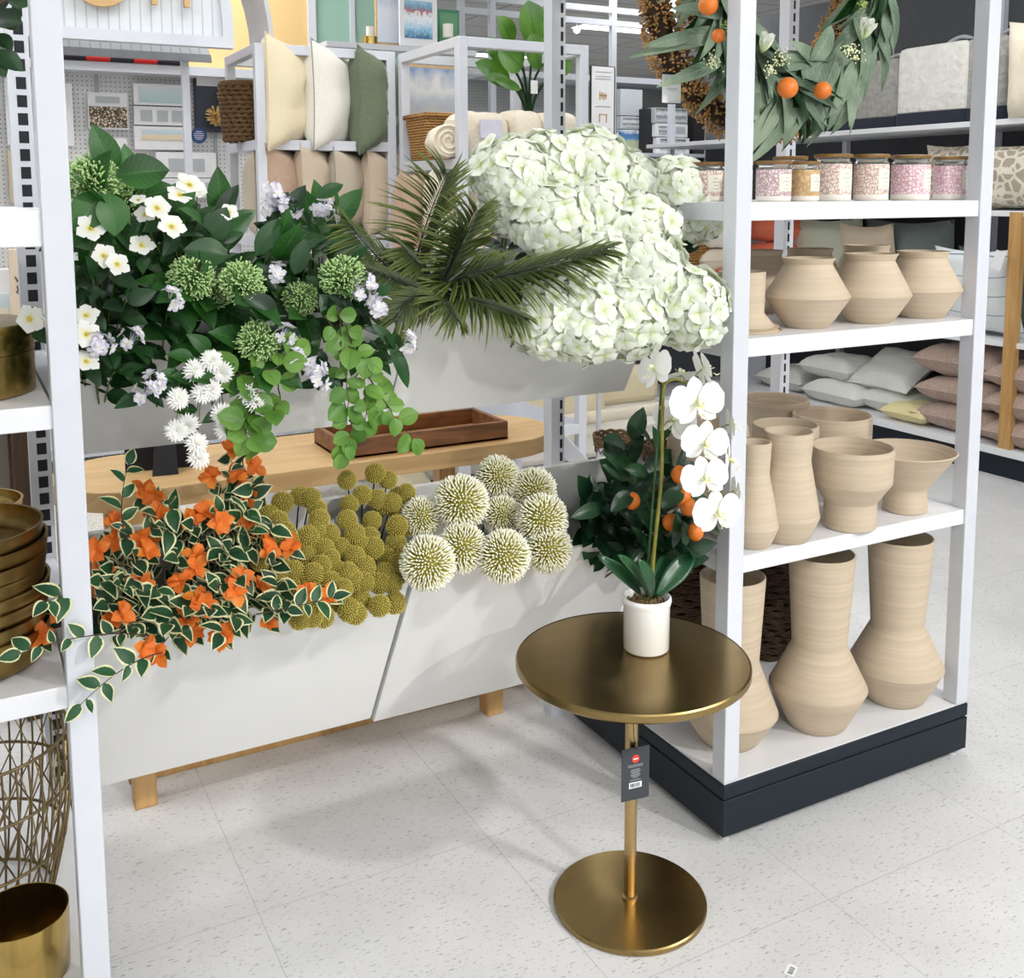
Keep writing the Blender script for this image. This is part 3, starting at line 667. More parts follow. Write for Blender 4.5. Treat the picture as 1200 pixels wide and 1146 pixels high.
# ------------------------------------------------------------------ left unit ware
bx = thing('round_tin', 'large round brass tin with a lid seam on the left unit', 'tin', (-0.035, 2.04, 1.21))
MB().lathe([(0.0,0.0),(0.155,0.0),(0.160,0.003),(0.160,0.072)], n=80).build('tin_body', M['gold'], bx, ang=40)
MB().lathe([(0.161,0.0735),(0.161,0.118),(0.158,0.122),(0.0,0.126)], n=80).build('tin_lid', M['gold'], bx, ang=40)
def bowl(r, h, name, mat, parent=None, foot=0.5, w=0.004):
    pr = [(0.0,0.0),(r*foot,0.0)] + [(r*foot+(r-r*foot)*math.sin(PI/2*i/8)**0.9, h*(1-math.cos(PI/2*i/8))) for i in range(1,9)]
    inn = [(q-w, z+w*0.5) for q, z in pr[:1:-1]] + [(0.0, w)]
    mb = MB(); mb.open_top = True; mb.lathe(pr+[(r+0.001,h+0.002)]+inn, n=72)
    return mb.build(name, mat, parent, ang=35)
z = 0.73; BG = None
for i in range(9):
    b_ = bowl(0.148, 0.040, 'brass_bowl', M['gold2'], foot=0.86)
    b_.location = (-0.022 + 0.004*math.sin(i*2.1), 2.02 + 0.004*math.cos(i*1.7), z)
    words = ['lowest', 'second from the bottom', 'third from the bottom', 'fourth from the bottom', 'middle one', 'fourth from the top', 'third from the top', 'second from the top', 'topmost']
    tag(b_, 'aged brass bowl stacked on the left unit, ' + words[i], 'bowl', 'stacked brass bowls')
    z += 0.0255
fb = thing('flared_bowl', 'shiny gold flared bowl behind the brass bowl stack', 'bowl', (0.005, 2.42, 0.73))
MB().lathe([(0.0,0.0),(0.05,0.0),(0.05,0.006),(0.012,0.02),(0.012,0.13)], n=40).build('stem', M['gold'], fb)
o_ = bowl(0.105, 0.055, 'bowl', M['gold'], fb, 0.2); o_.location = (0,0,0.125)
# wire basket
wb = thing('wire_basket', 'bronze wire basket with criss-cross weave on the base deck of the left unit', 'basket', (-0.02, 2.20, 0.153))
def wr(a): return 0.135+0.045*math.sin(a*PI*0.62)
mb = MB()
for i in range(44):
    th_ = 2*PI*i/44
    mb.tube([(wr(k/8)*math.cos(th_+0.0*k), wr(k/8)*math.sin(th_), 0.005+0.34*k/8) for k in range(9)], 0.0022, 5)
mb.build('upright_wires', M['wire'], wb)
mb = MB()
for i in range(22):
    th_ = 2*PI*i/22
    for s_ in (1,-1):
        mb.tube([(wr(k/10)*0.985*math.cos(th_+s_*0.09*k), wr(k/10)*0.985*math.sin(th_+s_*0.09*k), 0.01+0.33*k/10) for k in range(11)], 0.0018, 4)
mb.build('diagonal_wires', M['wire'], wb)
for a in (0.0, 0.35, 0.7, 1.0):
    r_ = wr(a); MB().tube([(r_*math.cos(2*PI*i/48), r_*math.sin(2*PI*i/48), 0.005+0.34*a) for i in range(49)], 0.0032, 6, cap=False).build('hoop', M['wire'], wb)
pc = thing('brass_planter', 'open satin brass pot at the bottom left on the base deck', 'pot', (0.045, 1.955, 0.153))
mb = MB(); mb.open_top = True
mb.lathe([(0.0,0.0),(0.075,0.0),(0.0785,0.004),(0.081,0.120),(0.0800,0.121),(0.0790,0.120)], n=72); mb.build('outside', M['gold'], pc)
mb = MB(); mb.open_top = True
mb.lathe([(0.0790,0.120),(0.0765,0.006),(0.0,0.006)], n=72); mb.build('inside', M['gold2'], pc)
# ------------------------------------------------------------------ plant materials
M['g_dark'] = leafmat('deep_green_leaf', (16,46,20), (34,80,32), vein=(32,72,34), rough=0.4)
M['g_mid'] = leafmat('green_leaf', (26,68,24), (50,104,38), vein=(70,124,54), rough=0.42)
M['g_lite'] = leafmat('fresh_green_leaf', (78,124,42), (122,164,72), vein=(62,104,40), rough=0.45)
M['g_fig'] = leafmat('fiddle_leaf', (62,108,34), (94,140,44), vein=(50,84,30), rough=0.35)
M['g_vari'] = leafmat('variegated_leaf', (24,64,42), (46,92,54), edge=(226,226,178), rough=0.5, edgew=0.86)
M['g_kum'] = leafmat('glossy_citrus_leaf', (16,44,28), (34,72,40), vein=(40,80,46), rough=0.3, translucent=0.12)
M['g_euc'] = leafmat('eucalyptus_leaf', (84,108,86), (146,164,140), vein=(160,176,150), rough=0.65)
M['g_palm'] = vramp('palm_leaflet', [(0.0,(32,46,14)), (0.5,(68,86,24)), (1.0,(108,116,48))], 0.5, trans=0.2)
M['g_orch'] = leafmat('orchid_leaf', (22,60,38), (42,86,50), rough=0.3, translucent=0.05)
M['stem_b'] = plain('brown_stem', (70,48,34), 0.7)
M['stem_g'] = plain('green_stem', (92,110,50), 0.6)
M['stem_d'] = plain('dark_stem', (34,34,26), 0.7)
M['stem_o'] = plain('orchid_stem', (122,118,44), 0.5, var=0.2, scale=30)
M['stake'] = plain('green_stake', (40,78,34), 0.5, var=0.3, scale=40)
M['hyd'] = vramp('hydrangea_petal', [(0.0,(188,206,130)), (0.2,(220,230,188)), (0.5,(236,241,226)), (1.0,(241,244,236))], 0.7, trans=0.2)
M['jas'] = vramp('jasmine_petal', [(0.0,(222,196,70)), (0.14,(230,218,120)), (0.26,(240,240,206)), (0.5,(245,245,240))], 0.65, trans=0.25)
M['viol'] = vramp('lilac_petal', [(0.0,(240,236,190)), (0.3,(244,244,244)), (0.75,(234,230,242)), (1.0,(176,160,216))], 0.65, trans=0.25)
M['mum'] = vramp('white_strap_petal', [(0.0,(224,230,180)), (0.3,(240,240,232)), (1.0,(246,246,244))], 0.7, trans=0.2)
M['boug'] = leafmat('orange_bract', (232,112,34), (246,148,56), vein=(250,170,90), rough=0.6, translucent=0.35)
M['all'] = vramp('allium_floret', [(0.0,(138,132,36)), (0.4,(196,188,90)), (0.7,(238,236,206)), (1.0,(246,245,232))], 0.7)
M['crasp'] = vramp('craspedia_floret', [(0.0,(112,102,32)), (0.6,(166,150,58)), (1.0,(200,184,98))], 0.85)
M['sed'] = vramp('sedum_bud', [(0.0,(96,136,72)), (0.6,(150,186,112)), (1.0,(190,214,152))], 0.7)
M['kfruit'] = plain('kumquat_skin', (222,118,36), 0.38, var=0.08, scale=60, bump=0.2, bscale=500)
M['orch'] = vramp('orchid_petal', [(0.0,(232,236,200)), (0.2,(242,243,236)), (1.0,(238,239,241))], 0.6, trans=0.15)
M['orchlip'] = vramp('orchid_lip', [(0.0,(220,214,110)), (0.5,(236,236,190)), (1.0,(246,246,240))], 0.5)
M['berry'] = plain('cream_berry', (226,230,190), 0.5)
M['berry2'] = plain('green_berry', (150,170,90), 0.5)
M['pepper'] = plain('bronze_pepperberry', (176,134,78), 0.55, var=0.5, scale=20)
M['core'] = plain('grapevine_core', (54,40,26), 0.9)

def sph(n):      # even points on a sphere
    g = PI*(3-math.sqrt(5))
    for i in range(n):
        z = 1-2*(i+0.5)/n; r = math.sqrt(1-z*z); yield V((r*math.cos(g*i), r*math.sin(g*i), z))
def ball(mb, c, r, m=0, ns=8, nr=6):
    pr = [(r*math.sin(PI*i/nr), -r*math.cos(PI*i/nr)) for i in range(nr+1)]
    pr[0] = (0.0, -r); pr[-1] = (0.0, r)
    return mb.lathe(pr, c, ns, m)
def jit(a): return V((rnd.uniform(-a,a), rnd.uniform(-a,a), rnd.uniform(-a,a)))

# ---- flower templates (face +Z)
def rosette(n, L, W, tilt=0.35, curl=-0.2, shape=0.6, tip=0.8, fold=0.1, m=0, ns=4, nw=1, off=0.0, z=0.0, mb=None):
    mb = mb or MB()
    for i in range(n):
        a = 2*PI*(i+off)/n + rnd.uniform(-.08,.08)
        tl = tilt + rnd.uniform(-.08,.08)
        d = V((math.cos(a)*math.cos(tl), math.sin(a)*math.cos(tl), math.sin(tl)))
        up = V((-math.cos(a)*math.sin(tl), -math.sin(a)*math.sin(tl), math.cos(tl)))
        mb.leaf(V((0,0,z)), d, up, L*rnd.uniform(.93,1.05), W, curl, fold, shape, tip, ns, nw, m)
    return mb
def hyd_head(R, n):
    mb = MB()
    for p in sph(n):
        if p.z < -0.55: continue
        d = (p + jit(0.22)).normalized()
        r = R*rnd.uniform(0.82, 1.03)
        fl = rosette(4, 0.024*rnd.uniform(.85,1.15), 0.030, rnd.uniform(0.15,0.6), 0.25, 0.62, 0.62, -0.12, ns=4, nw=2)
        mb.join(fl, frame_M(p*r*V((1,1,0.85)).z if False else V((p.x*r, p.y*r, p.z*r*0.88)), d) @ Matrix.Rotation(rnd.uniform(0,6.3),4,'Z'))
    return mb.mesh('flower_head', M['hyd'], ang=180)
HYD = [hyd_head(0.080, 125) for _ in range(3)]
def all_head(R, n=760):
    mb = MB(); ball(mb, (0,0,0), R*0.72, 0, 16, 12)
    for p in sph(n):
        d = (p + jit(0.16)).normalized(); mb.spike(p*R*0.68, d, R*rnd.uniform(0.24,0.34), R*0.034, r2=0.55)
    return mb.mesh('flower_head', M['all'], ang=180)
ALL = [all_head(0.058) for _ in range(2)]
def cr_head(R, n=260):
    mb = MB(); ball(mb, (0,0,0), R*0.9, 0, 14, 10)
    for p in sph(n):
        mb.spike(p*R*0.82, (p+jit(0.25)).normalized(), R*rnd.uniform(0.14,0.24), R*0.06, r2=0.6)
    return mb.mesh('flower_head', M['crasp'], ang=180)
CR = [cr_head(0.0225) for _ in range(3)]
def sed_head(R, n=120):
    mb = MB()
    for p in sph(n):
        if p.z < -0.35: continue
        if noise.noise(p*2.3) < -0.33: continue
        q = V((p.x, p.y, p.z*0.75))*R*rnd.uniform(0.72,1.02)
        mb.tube([V((0,0,-R*0.5)), q*0.75], 0.0008, 3, cap=False)
        for k in range(2):
            mb.spike(q*0.78+jit(R*0.06), (p+jit(0.6)).normalized(), R*0.20, R*0.038, r2=0.7)
    return mb.mesh('seed_head', M['sed'], ang=180)
SED = [sed_head(0.050, 300) for _ in range(2)]
def mesh_of(mb, name, mat): return mb.mesh(name, mat, ang=180)
JAS = [mesh_of(ball(rosette(5, 0.030, 0.026, 0.22, 0.1, 0.62, 0.65, 0.05, nw=2), (0,0,0.002), 0.0035, 0, 6, 4), 'flower', M['jas']) for _ in range(3)]
def violet_cluster(n, R):
    mb = MB()
    for i in range(n):
        p = V((rnd.gauss(0,1), rnd.gauss(0,1), abs(rnd.gauss(0,1))+.3)).normalized()
        mb.join(rosette(4, 0.015, 0.012, 0.3, 0.1, 0.6, 0.7, 0.05, ns=3), frame_M(p*R*rnd.uniform(.6,1), p+jit(.3)) @ Matrix.Rotation(rnd.uniform(0,6),4,'Z'))
        mb.tube([V((0,0,-R*.6)), p*R*0.7], 0.0007, 3, cap=False)
    return mb.mesh('flower_cluster', M['viol'], ang=180)
VIO = [violet_cluster(9, 0.024) for _ in range(3)]
def mum():
    mb = MB()
    for k, (n, tl, L) in enumerate(((20, 0.05, 0.025), (18, 0.45, 0.023), (14, 0.8, 0.019), (9,1.15,0.014))):
        rosette(n, L, 0.006, tl, 0.3, 0.6, 0.6, 0.1, ns=3, mb=mb, off=k*.4)
    return mb.mesh('flower', M['mum'], ang=180)
MUM = [mum() for _ in range(2)]
def bougf():
    mb = MB()
    for k in range(2):
        c = V((rnd.uniform(-.008,.008), rnd.uniform(-.008,.008), 0))
        fl = rosette(3, 0.034, 0.030, 0.75, 0.5, 0.55, 0.75, 0.12, ns=5, nw=2)
        mb.join(fl, Matrix.Translation(c) @ Matrix.Rotation(rnd.uniform(-.7,.7),4,'X') @ Matrix.Rotation(k*1.2,4,'Z'))
    return mb.mesh('flower', M['boug'], ang=180)
BOU = [bougf() for _ in range(4)]
CAMP = V((0,0,CAMH))
def place_on(me, name, parent, p, face=None, s=1.0, jt=0.4):
    """put a template on a thing at world point p (parents sit at plain offsets)"""
    out = V((0.1,-0.75,0.45)) if face is None else V(face)
    d = (out.normalized() + jit(jt)).normalized()
    M_ = frame_M(V(p)-V(parent.location), d, s=s) @ Matrix.Rotation(rnd.uniform(0,6.28),4,'Z')
    return inst(me, name, parent, M_)

# leafy stem: leaves alternate along path
def leafy(stems, leaves, pts, r, n, L, W, t0=0.2, spread=0.9, curl=0.3, shape=0.42, tip=0.8, mi=0, out=V((0.1,-0.6,0.5)), terminal=True, fold=0.12, wave=0.0, sides=5, lj=0.2):
    if stems is not None: stems.tube(pts, [r*(1-0.6*i/(len(pts)-1)) for i in range(len(pts))], sides)
    k = len(pts)-1
    for i in range(n):
        t = t0+(1-t0)*(i+rnd.uniform(.2,.8))/n; f = t*k; a = min(int(f), k-1); f -= a
        p = pts[a].lerp(pts[a+1], f); d = (pts[a+1]-pts[a]).normalized()
        side = d.cross(out).normalized() * (1 if i % 2 else -1)
        ld = (d*0.55 + side*spread + out*0.25 + jit(0.35)).normalized()
        up = (out + jit(0.45)).normalized()
        s = rnd.uniform(1-lj, 1+lj)
        leaves.leaf(p, ld, up, L*s, W*s, curl+rnd.uniform(-.2,.2), fold, shape, tip, 6, 2, mi, wave)
    if terminal:
        d = (pts[-1]-pts[-2]).normalized()
        leaves.leaf(pts[-1], (d+jit(.2)).normalized(), (out+jit(.3)).normalized(), L, W, curl, fold, shape, tip, 6, 2, mi, wave)

def off(mb, o):
    o = V(o); mb.v = [(p[0]-o.x, p[1]-o.y, p[2]-o.z) for p in mb.v]; return mb

# ------------------------------------------------------------------ upper left planter: jasmine, leaves, sedum, mums
def bunch(name, label, cat, root):
    return thing(name, label, cat, root), MB(), MB()
def finish(t, st, lv, smat, lmat):
    if st.v: off(st, t.location).build('stems', smat, t, ang=180)
    if lv.v: off(lv, t.location).build('foliage', lmat, t, ang=180)

R1 = V((0.45, 2.25, 1.10))
# A broad leaved greens with sedum heads
def sedum_plant(label, root, heads, tips, nleaf, L=0.085, W=0.046, mat='g_mid'):
    t, st, lv = bunch('sedum_spray', label, 'artificial plant', root)
    for (x, y, Y, s) in heads:
        p = at(x, y, Y); pts = bez(root, root.lerp(p, .5)+V((0,0.0,0.12)), p-V((0,-0.01,0.03)), 7)
        leafy(st, lv, pts, 0.003, 5, L, W, 0.45, mi=0)
        place_on(rnd.choice(SED), 'seed_head', t, p, face=(-0.1,-0.7,0.55), s=s, jt=0.2)
    for (x, y, Y) in tips:
        p = at(x, y, Y); pts = bez(root, root.lerp(p, .5)+V((0,0.02,0.10)), p, 7)
        leafy(st, lv, pts, 0.003, nleaf, L, W, 0.25)
    finish(t, st, lv, M['stem_b'], M[mat]); return t
def rp(x0, x1, y0, y1, Y0, Y1): return (rnd.uniform(x0,x1), rnd.uniform(y0,y1), rnd.uniform(Y0,Y1))
t = sedum_plant('broad dark green leafed spray with two pale green sedum heads beside the left post', V((0.28,2.24,1.08)),
    [(107,212,2.02,1.15),(146,238,2.08,0.95)], [rp(95,200,230,400,2.0,2.22) for _ in range(11)], 6, 0.10, 0.056)
ex = MB()
for (bx_, by_, tx_, ty_, w, Y) in ((134,208,116,154,0.060,2.03),(136,206,190,196,0.075,2.0),(120,226,92,262,0.070,1.98),(128,226,136,268,0.064,1.97),(160,232,200,220,0.05,2.05)):
    a = at(bx_,by_,Y); b_ = at(tx_,ty_,Y-0.03); ex.leaf(a, b_-a, V((0.05,-0.9,0.3)), (b_-a).length*1.1, w*0.9, 0.25, 0.1, 0.5, 0.75, 8, 3)
off(ex, t.location).build('foliage', M['g_mid'], t, ang=180)
t = sedum_plant('broad leafed green spray with four sedum heads in the middle of the upper left planter', V((0.52,2.24,1.08)),
    [(283,331,1.96,1.0),(225,325,1.98,0.98),(250,340,2.02,0.85),(303,400,1.93,0.95)], [rp(190,330,240,425,1.97,2.2) for _ in range(17)], 7, 0.10, 0.052)
t = sedum_plant('broad leafed green spray with two sedum heads next to the palm fronds', V((0.72,2.24,1.08)),
    [(402,326,1.95,1.05),(352,350,2.0,0.8)], [rp(330,450,230,420,1.95,2.18) for _ in range(11)], 6, 0.085, 0.046)
ex = MB()
for (bx_, by_, tx_, ty_, w, Y) in ((252,262,273,222,0.034,2.1),(243,285,262,250,0.05,2.02),(268,300,228,290,0.055,1.98),(330,262,352,222,0.036,2.05),(372,232,396,216,0.03,2.0),(300,300,322,262,0.04,2.0),(345,322,356,288,0.036,1.94),(390,310,424,288,0.045,1.98),(400,380,384,352,0.05,1.93),(412,378,396,350,0.05,1.93),(325,372,298,350,0.05,1.93),(478,455,466,405,0.030,1.9),(462,405,446,384,0.024,1.9),(440,345,455,338,0.022,1.9)):
    a = at(bx_,by_,Y); b_ = at(tx_,ty_,Y-0.02); ex.leaf(a, b_-a, V((0.0,-0.9,0.3))+jit(.3), (b_-a).length*1.15, w, 0.3, 0.1, 0.5, 0.75, 8, 3)
off(ex, t.location).build('foliage', M['g_dark'], t, ang=180)
# B jasmine
def jasmine(label, root, fl, fill, extra=None):
    t, st, lv = bunch('jasmine_spray', label, 'artificial flowers', root)
    for (x, y, Y, s) in fl:
        p = at(x, y, Y); pts = bez(root, root.lerp(p,.55)+V((0,0.0,0.08)), p+V((0,0.012,-0.012)), 7)
        leafy(st, lv, pts, 0.0022, 5, 0.045, 0.026, 0.4, terminal=False)
        place_on(rnd.choice(JAS), 'flower', t, p, s=s*0.82, jt=0.4)
    for q in fill:
        p = at(*q); leafy(st, lv, bez(root, root.lerp(p,.5)+V((0,0,.07)), p, 7), 0.002, 9, 0.05, 0.03, 0.25)
    finish(t, st, lv, M['stem_g'], M['g_dark']); return t
jasmine('jasmine spray with white yellow-centred flowers beside the left post over the upper planter', V((0.25,2.2,1.1)),
    [(106,268,1.96,1.1),(121,300,1.97,1.0),(137,310,1.96,1.0),(101,370,1.92,.95),(101,392,1.90,1.05),(101,424,1.89,1.0),(34,374,1.90,1.1),(48,378,1.92,.7)],
    [rp(92,180,290,440,1.93,2.1) for _ in range(7)])
jasmine('jasmine spray with white yellow-centred flowers at the top of the upper left planter', V((0.45,2.2,1.12)),
    [(166,288,1.98,1.0),(184,244,1.98,1.1),(170,252,2.0,.9),(201,266,1.95,1.15),(211,229,2.02,1.1),(222,217,2.04,1.2),(162,235,2.02,.7),(268,249,2.02,.8),(232,222,2.06,.8)],
    [rp(150,280,240,380,1.98,2.15) for _ in range(6)])
# C lilac small flowers
def lilac(label, root, cl, nl=6):
    t, st, lv = bunch('lilac_flower_spray', label, 'artificial flowers', root)
    for (x, y, Y, s) in cl:
        p = at(x, y, Y); pts = bez(root, root.lerp(p,.55)+V((0,0.0,0.08)), p+V((0,0.012,-0.012)), 7)
        leafy(st, lv, pts, 0.002, nl, 0.05, 0.026, 0.4, terminal=False)
        for k in range(max(1, int(s*1.6))):
            place_on(rnd.choice(VIO), 'flower_cluster', t, p+jit(0.012*s if k else 0), s=0.9, jt=0.4)
    finish(t, st, lv, M['stem_g'], M['g_dark']); return t
lilac('spray of tiny white and lilac flowers at the left end of the upper planter', V((0.36,2.2,1.1)), [(200,350,1.93,1),(121,404,1.90,1.2),(152,398,1.92,.9),(168,462,1.88,1),(180,448,1.9,1),(115,404,1.9,1)])
lilac('spray of tiny white and lilac flowers reaching up in front of the pillow rack', V((0.62,2.2,1.12)), [(322,232,2.06,1.5),(334,246,2.05,1.3),(378,240,2.03,1.3),(384,254,2.02,1.2),(316,246,2.06,1),(326,321,1.96,1.1)])
lilac('spray of tiny white and lilac flowers hanging next to the palm fronds', V((0.76,2.2,1.1)), [(424,348,1.92,1.3),(442,362,1.91,1.3),(476,400,1.89,1.1),(334,394,1.9,1.1),(344,420,1.9,1.2),(369,432,1.89,1.3),(374,448,1.88,.9),(424,330,1.94,1)])
# D white mums on drooping stems
t, st, lv = bunch('white_daisy_spray', 'drooping spray of white strap petalled daisies below the upper left planter', 'artificial flowers', V((0.46,2.16,1.12)))
for (x, y) in ((228,434),(248,422),(260,437),(249,457),(238,460),(209,467),(260,485),(265,503),(207,505),(231,519),(233,536),(290,460),(300,472),(220,498)):
    p = at(x, y, 1.90); top = at(x*0.6+240*0.4, 400, 1.95)
    leafy(st, lv, bez(t.location.copy(), top, p+V((0,0.01,0.012)), 8), 0.0018, 2, 0.05, 0.03, 0.4, terminal=False)
    place_on(rnd.choice(MUM), 'flower', t, p, face=(0.0,-0.9,0.25), s=0.92, jt=0.45)
finish(t, st, lv, M['stem_g'], M['g_mid'])
# E trailing round leaf vines
def vine(label, paths, root, L=0.038):
    t, st, lv = bunch('trailing_vine', label, 'artificial plant', root)
    for pth, n in paths:
        P_ = [at(x, y, 1.90+0.02*math.sin(i*2)) for i, (x, y) in enumerate(pth)]
        pts = [P_[0]]
        for i in range(1, len(P_)):
            for k in (0.25,0.5,0.75,1.0): pts.append(P_[i-1].lerp(P_[i], k)+jit(0.002))
        leafy(st, lv, pts, 0.0016, n, L, L*0.86, 0.0, 1.1, 0.25, 0.5, 0.6, out=V((0,-0.9,0.35)), fold=0.15, lj=0.3)
    finish(t, st, lv, M['stem_b'], M['g_lite']); return t
vine('bright green round leafed vine hanging in front of the acacia tray', [([(395,360),(405,420),(408,470),(402,520)],9),([(405,380),(425,440),(430,480),(425,500)],9),([(425,480),(455,478),(484,515)],6),([(380,370),(400,400),(430,420)],8),([(400,400),(398,450),(412,500),(402,530)],7),([(430,440),(445,460),(462,488)],6)], V((0.72,2.15,1.12)))
vine('bright green round leafed vine hanging below the white daisies', [([(250,460),(275,440),(320,432),(345,415)],9),([(300,440),(298,470),(285,500),(295,520)],9),([(325,440),(328,470),(320,480)],4),([(270,480),(285,490),(292,512)],5)], V((0.55,2.15,1.12)), 0.043)

# ------------------------------------------------------------------ palm fronds
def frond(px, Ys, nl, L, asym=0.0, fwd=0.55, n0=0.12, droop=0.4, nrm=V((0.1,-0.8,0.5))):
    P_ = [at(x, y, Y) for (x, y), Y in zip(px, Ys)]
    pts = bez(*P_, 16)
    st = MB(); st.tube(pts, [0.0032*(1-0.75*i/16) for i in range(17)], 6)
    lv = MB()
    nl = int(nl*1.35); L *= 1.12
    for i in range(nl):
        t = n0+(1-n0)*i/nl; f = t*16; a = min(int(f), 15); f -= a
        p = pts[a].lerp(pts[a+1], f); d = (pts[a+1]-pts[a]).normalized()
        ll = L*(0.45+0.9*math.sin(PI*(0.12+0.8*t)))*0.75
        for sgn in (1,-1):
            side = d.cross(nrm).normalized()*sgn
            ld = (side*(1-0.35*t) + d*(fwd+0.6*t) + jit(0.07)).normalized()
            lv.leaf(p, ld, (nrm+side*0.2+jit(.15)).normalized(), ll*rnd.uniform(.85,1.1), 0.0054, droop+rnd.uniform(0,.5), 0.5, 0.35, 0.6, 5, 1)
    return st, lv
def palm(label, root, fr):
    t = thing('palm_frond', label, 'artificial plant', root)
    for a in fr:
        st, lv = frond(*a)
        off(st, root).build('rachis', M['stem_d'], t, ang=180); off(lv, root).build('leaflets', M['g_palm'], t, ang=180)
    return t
palm('tall olive green palm frond rising in front of the blush pillows', V((0.95,2.2,1.15)), [(((482,335),(490,275),(524,202)),(2.15,2.06,1.98),34,0.105)])
palm('short olive green palm frond arching left beside the sedum heads', V((0.90,2.2,1.15)), [(((500,350),(445,310),(408,262)),(2.12,2.02,1.96),30,0.085)])
palm('olive green palm frond rising towards the left hydrangeas', V((1.0,2.2,1.15)), [(((515,345),(532,300),(560,246)),(2.14,2.05,1.98),30,0.10)])
palm('long olive green palm frond sweeping right across the hydrangeas', V((1.02,2.2,1.14)), [(((505,340),(600,322),(712,292)),(2.08,1.86,1.79),44,0.10,0,1.3)])
palm('low olive green palm frond hanging right under the long sweeping frond', V((1.0,2.2,1.1)), [(((505,345),(560,345),(612,372)),(2.08,1.90,1.84),36,0.085,0,0.9)])
palm('dark palm frond hanging down over the planter front left of centre', V((0.95,2.2,1.1)), [(((515,345),(478,338),(462,378)),(2.1,1.95,1.92),28,0.07)])
palm('dark dense cluster of palm fronds at the centre of the upper right planter', V((0.97,2.18,1.12)),
     [(((520,345),(560,330),(640,345)),(2.08,1.96,1.91),36,0.08,0,0.9),(((520,350),(470,330),(420,312)),(2.1,2.0,1.95),30,0.08),(((510,340),(530,325),(590,310)),(2.1,1.98,1.93),34,0.08),(((520,350),(515,340),(535,375)),(2.1,1.95,1.9),26,0.07),(((510,340),(500,315),(470,290)),(2.14,2.06,2.02),28,0.08),(((515,335),(535,300),(536,270)),(2.16,2.08,2.04),28,0.07),(((530,345),(590,325),(660,318)),(2.08,1.97,1.9),34,0.07,0,1.0)])

# ------------------------------------------------------------------ hydrangeas
HL = [(600,205,2.06,1.0,'at the top left of the group beside the blankets'),(642,198,2.10,1.0,'second along the top, under the slotted upright'),
 (692,196,2.10,1.05,'third along the top, under the furniture sign'),(735,212,2.12,.9,'in the dip just left of the far right bloom'),
 (795,222,2.10,.95,'at the top right beside the jar candle'),(648,262,2.0,1.05,'centre left, just above the palm frond tips'),
 (700,248,2.03,1.0,'in the centre of the upper half'),(748,272,1.99,1.08,'centre right of the group'),(812,250,2.08,.85,'at the right edge under the top right bloom'),
 (700,305,1.95,.95,'in the middle right above the long palm frond tip'),(758,322,1.92,1.1,'in the middle of the lower right half'),(600,240,2.08,.8,'at the left edge above the dark gap'),
 (640,372,1.93,.9,'lowest at the left of the group'),(686,375,1.90,1.0,'lowest row, second from the left'),(738,372,1.89,1.0,'lowest row, above the planter right end'),(808,360,1.87,1.0,'lowest at the right, above the orchid'),(660,335,1.96,.85,'tucked under the long palm frond')]
for (x, y, Y, s, w) in HL:
    p = at(x, y, Y); root = V((min(1.47, max(0.93, p.x*0.6+0.48)), 2.24, 1.10))
    t = thing('hydrangea_stem', 'white hydrangea bloom '+w, 'artificial flowers', root)
    face = V((0.15*(x-700)/100, -0.75, 0.5+ (300-y)/200))
    place_on(HYD[rnd.randrange(3)], 'flower_head', t, p, face=face, s=s*1.16, jt=0.1)
    st = MB(); st.tube(bez(root, root.lerp(p,.5)+V((0,0.02,0.05)), p, 6), 0.003, 6); off(st, root).build('stem', M['stem_g'], t)
    if rnd.random() < 0.6 or x in (808, 600):
        lv = MB(); q = root.lerp(p, .75)
        for k in range(2): lv.leaf(q, (p-root).normalized()*0.5+V((1 if k else -1, -0.3, 0.1)), V((0,-0.6,0.8)), 0.085, 0.05, 0.3, 0.1, 0.5, 0.8)
        off(lv, root).build('leaf', M['g_dark'], t, ang=180)

# ------------------------------------------------------------------ lower left planter: bougainvillea
def boug(label, root, flowers, fill, nleaf=11, trail=()):
    t, st, lv = bunch('bougainvillea_spray', label, 'artificial flowers', root)
    for (x, y) in flowers:
        Y = 2.16 - (y-500)/260*0.26 + rnd.uniform(-.03,.03)
        p = at(x, y, Y); pts = bez(root, root.lerp(p,.5)+V((0,0.02,0.09)), p+V((0,0.015,-0.01)), 8)
        leafy(st, lv, pts, 0.0018, 5, 0.043, 0.027, 0.45, terminal=False, shape=0.40)
        place_on(rnd.choice(BOU), 'flower', t, p, s=0.76, jt=0.5)
    for (x, y, dY) in fill:
        Y = 2.14 - (y-500)/260*0.26 + dY
        p = at(x, y, Y); pts = bez(root, root.lerp(p,.5)+V((0,0.02,0.08)), p, 8)
        leafy(st, lv, pts, 0.0018, nleaf, 0.045, 0.029, 0.25, shape=0.40)
    for pth, n in trail:
        pts = bez(*[at(*q) for q in pth], 10); leafy(st, lv, pts, 0.0014, n, 0.035, 0.023, 0.2, shape=0.40, lj=0.35)
    finish(t, st, lv, M['stem_b'], M['g_vari']); return t
cv = lambda L_, ox, oy: [(ox+x*0.253, oy+y*0.253) for x, y in L_]
FA = cv([(530,440),(530,520),(450,575),(480,690),(460,740),(560,860),(510,880),(690,580),(640,520),(680,500)],0,500) + [(46,744),(70,715)]
FB = cv([(660,300),(710,320),(730,390),(650,730),(910,660),(840,720),(920,790),(950,830),(860,900),(880,965),(670,1030),(730,1050),(880,410),(950,400),(910,590),(1030,970)],0,500)
FC = cv([(1020,435),(1140,460),(1060,95),(1170,180),(970,235),(1110,270),(1150,320),(1080,230),(1080,720),(1080,770),(1110,690)],0,500) + cv([(230,600),(260,650),(355,640),(100,790),(210,820),(430,860),(520,860),(30,1040),(150,540),(250,980)],250,480)
u = rnd.uniform
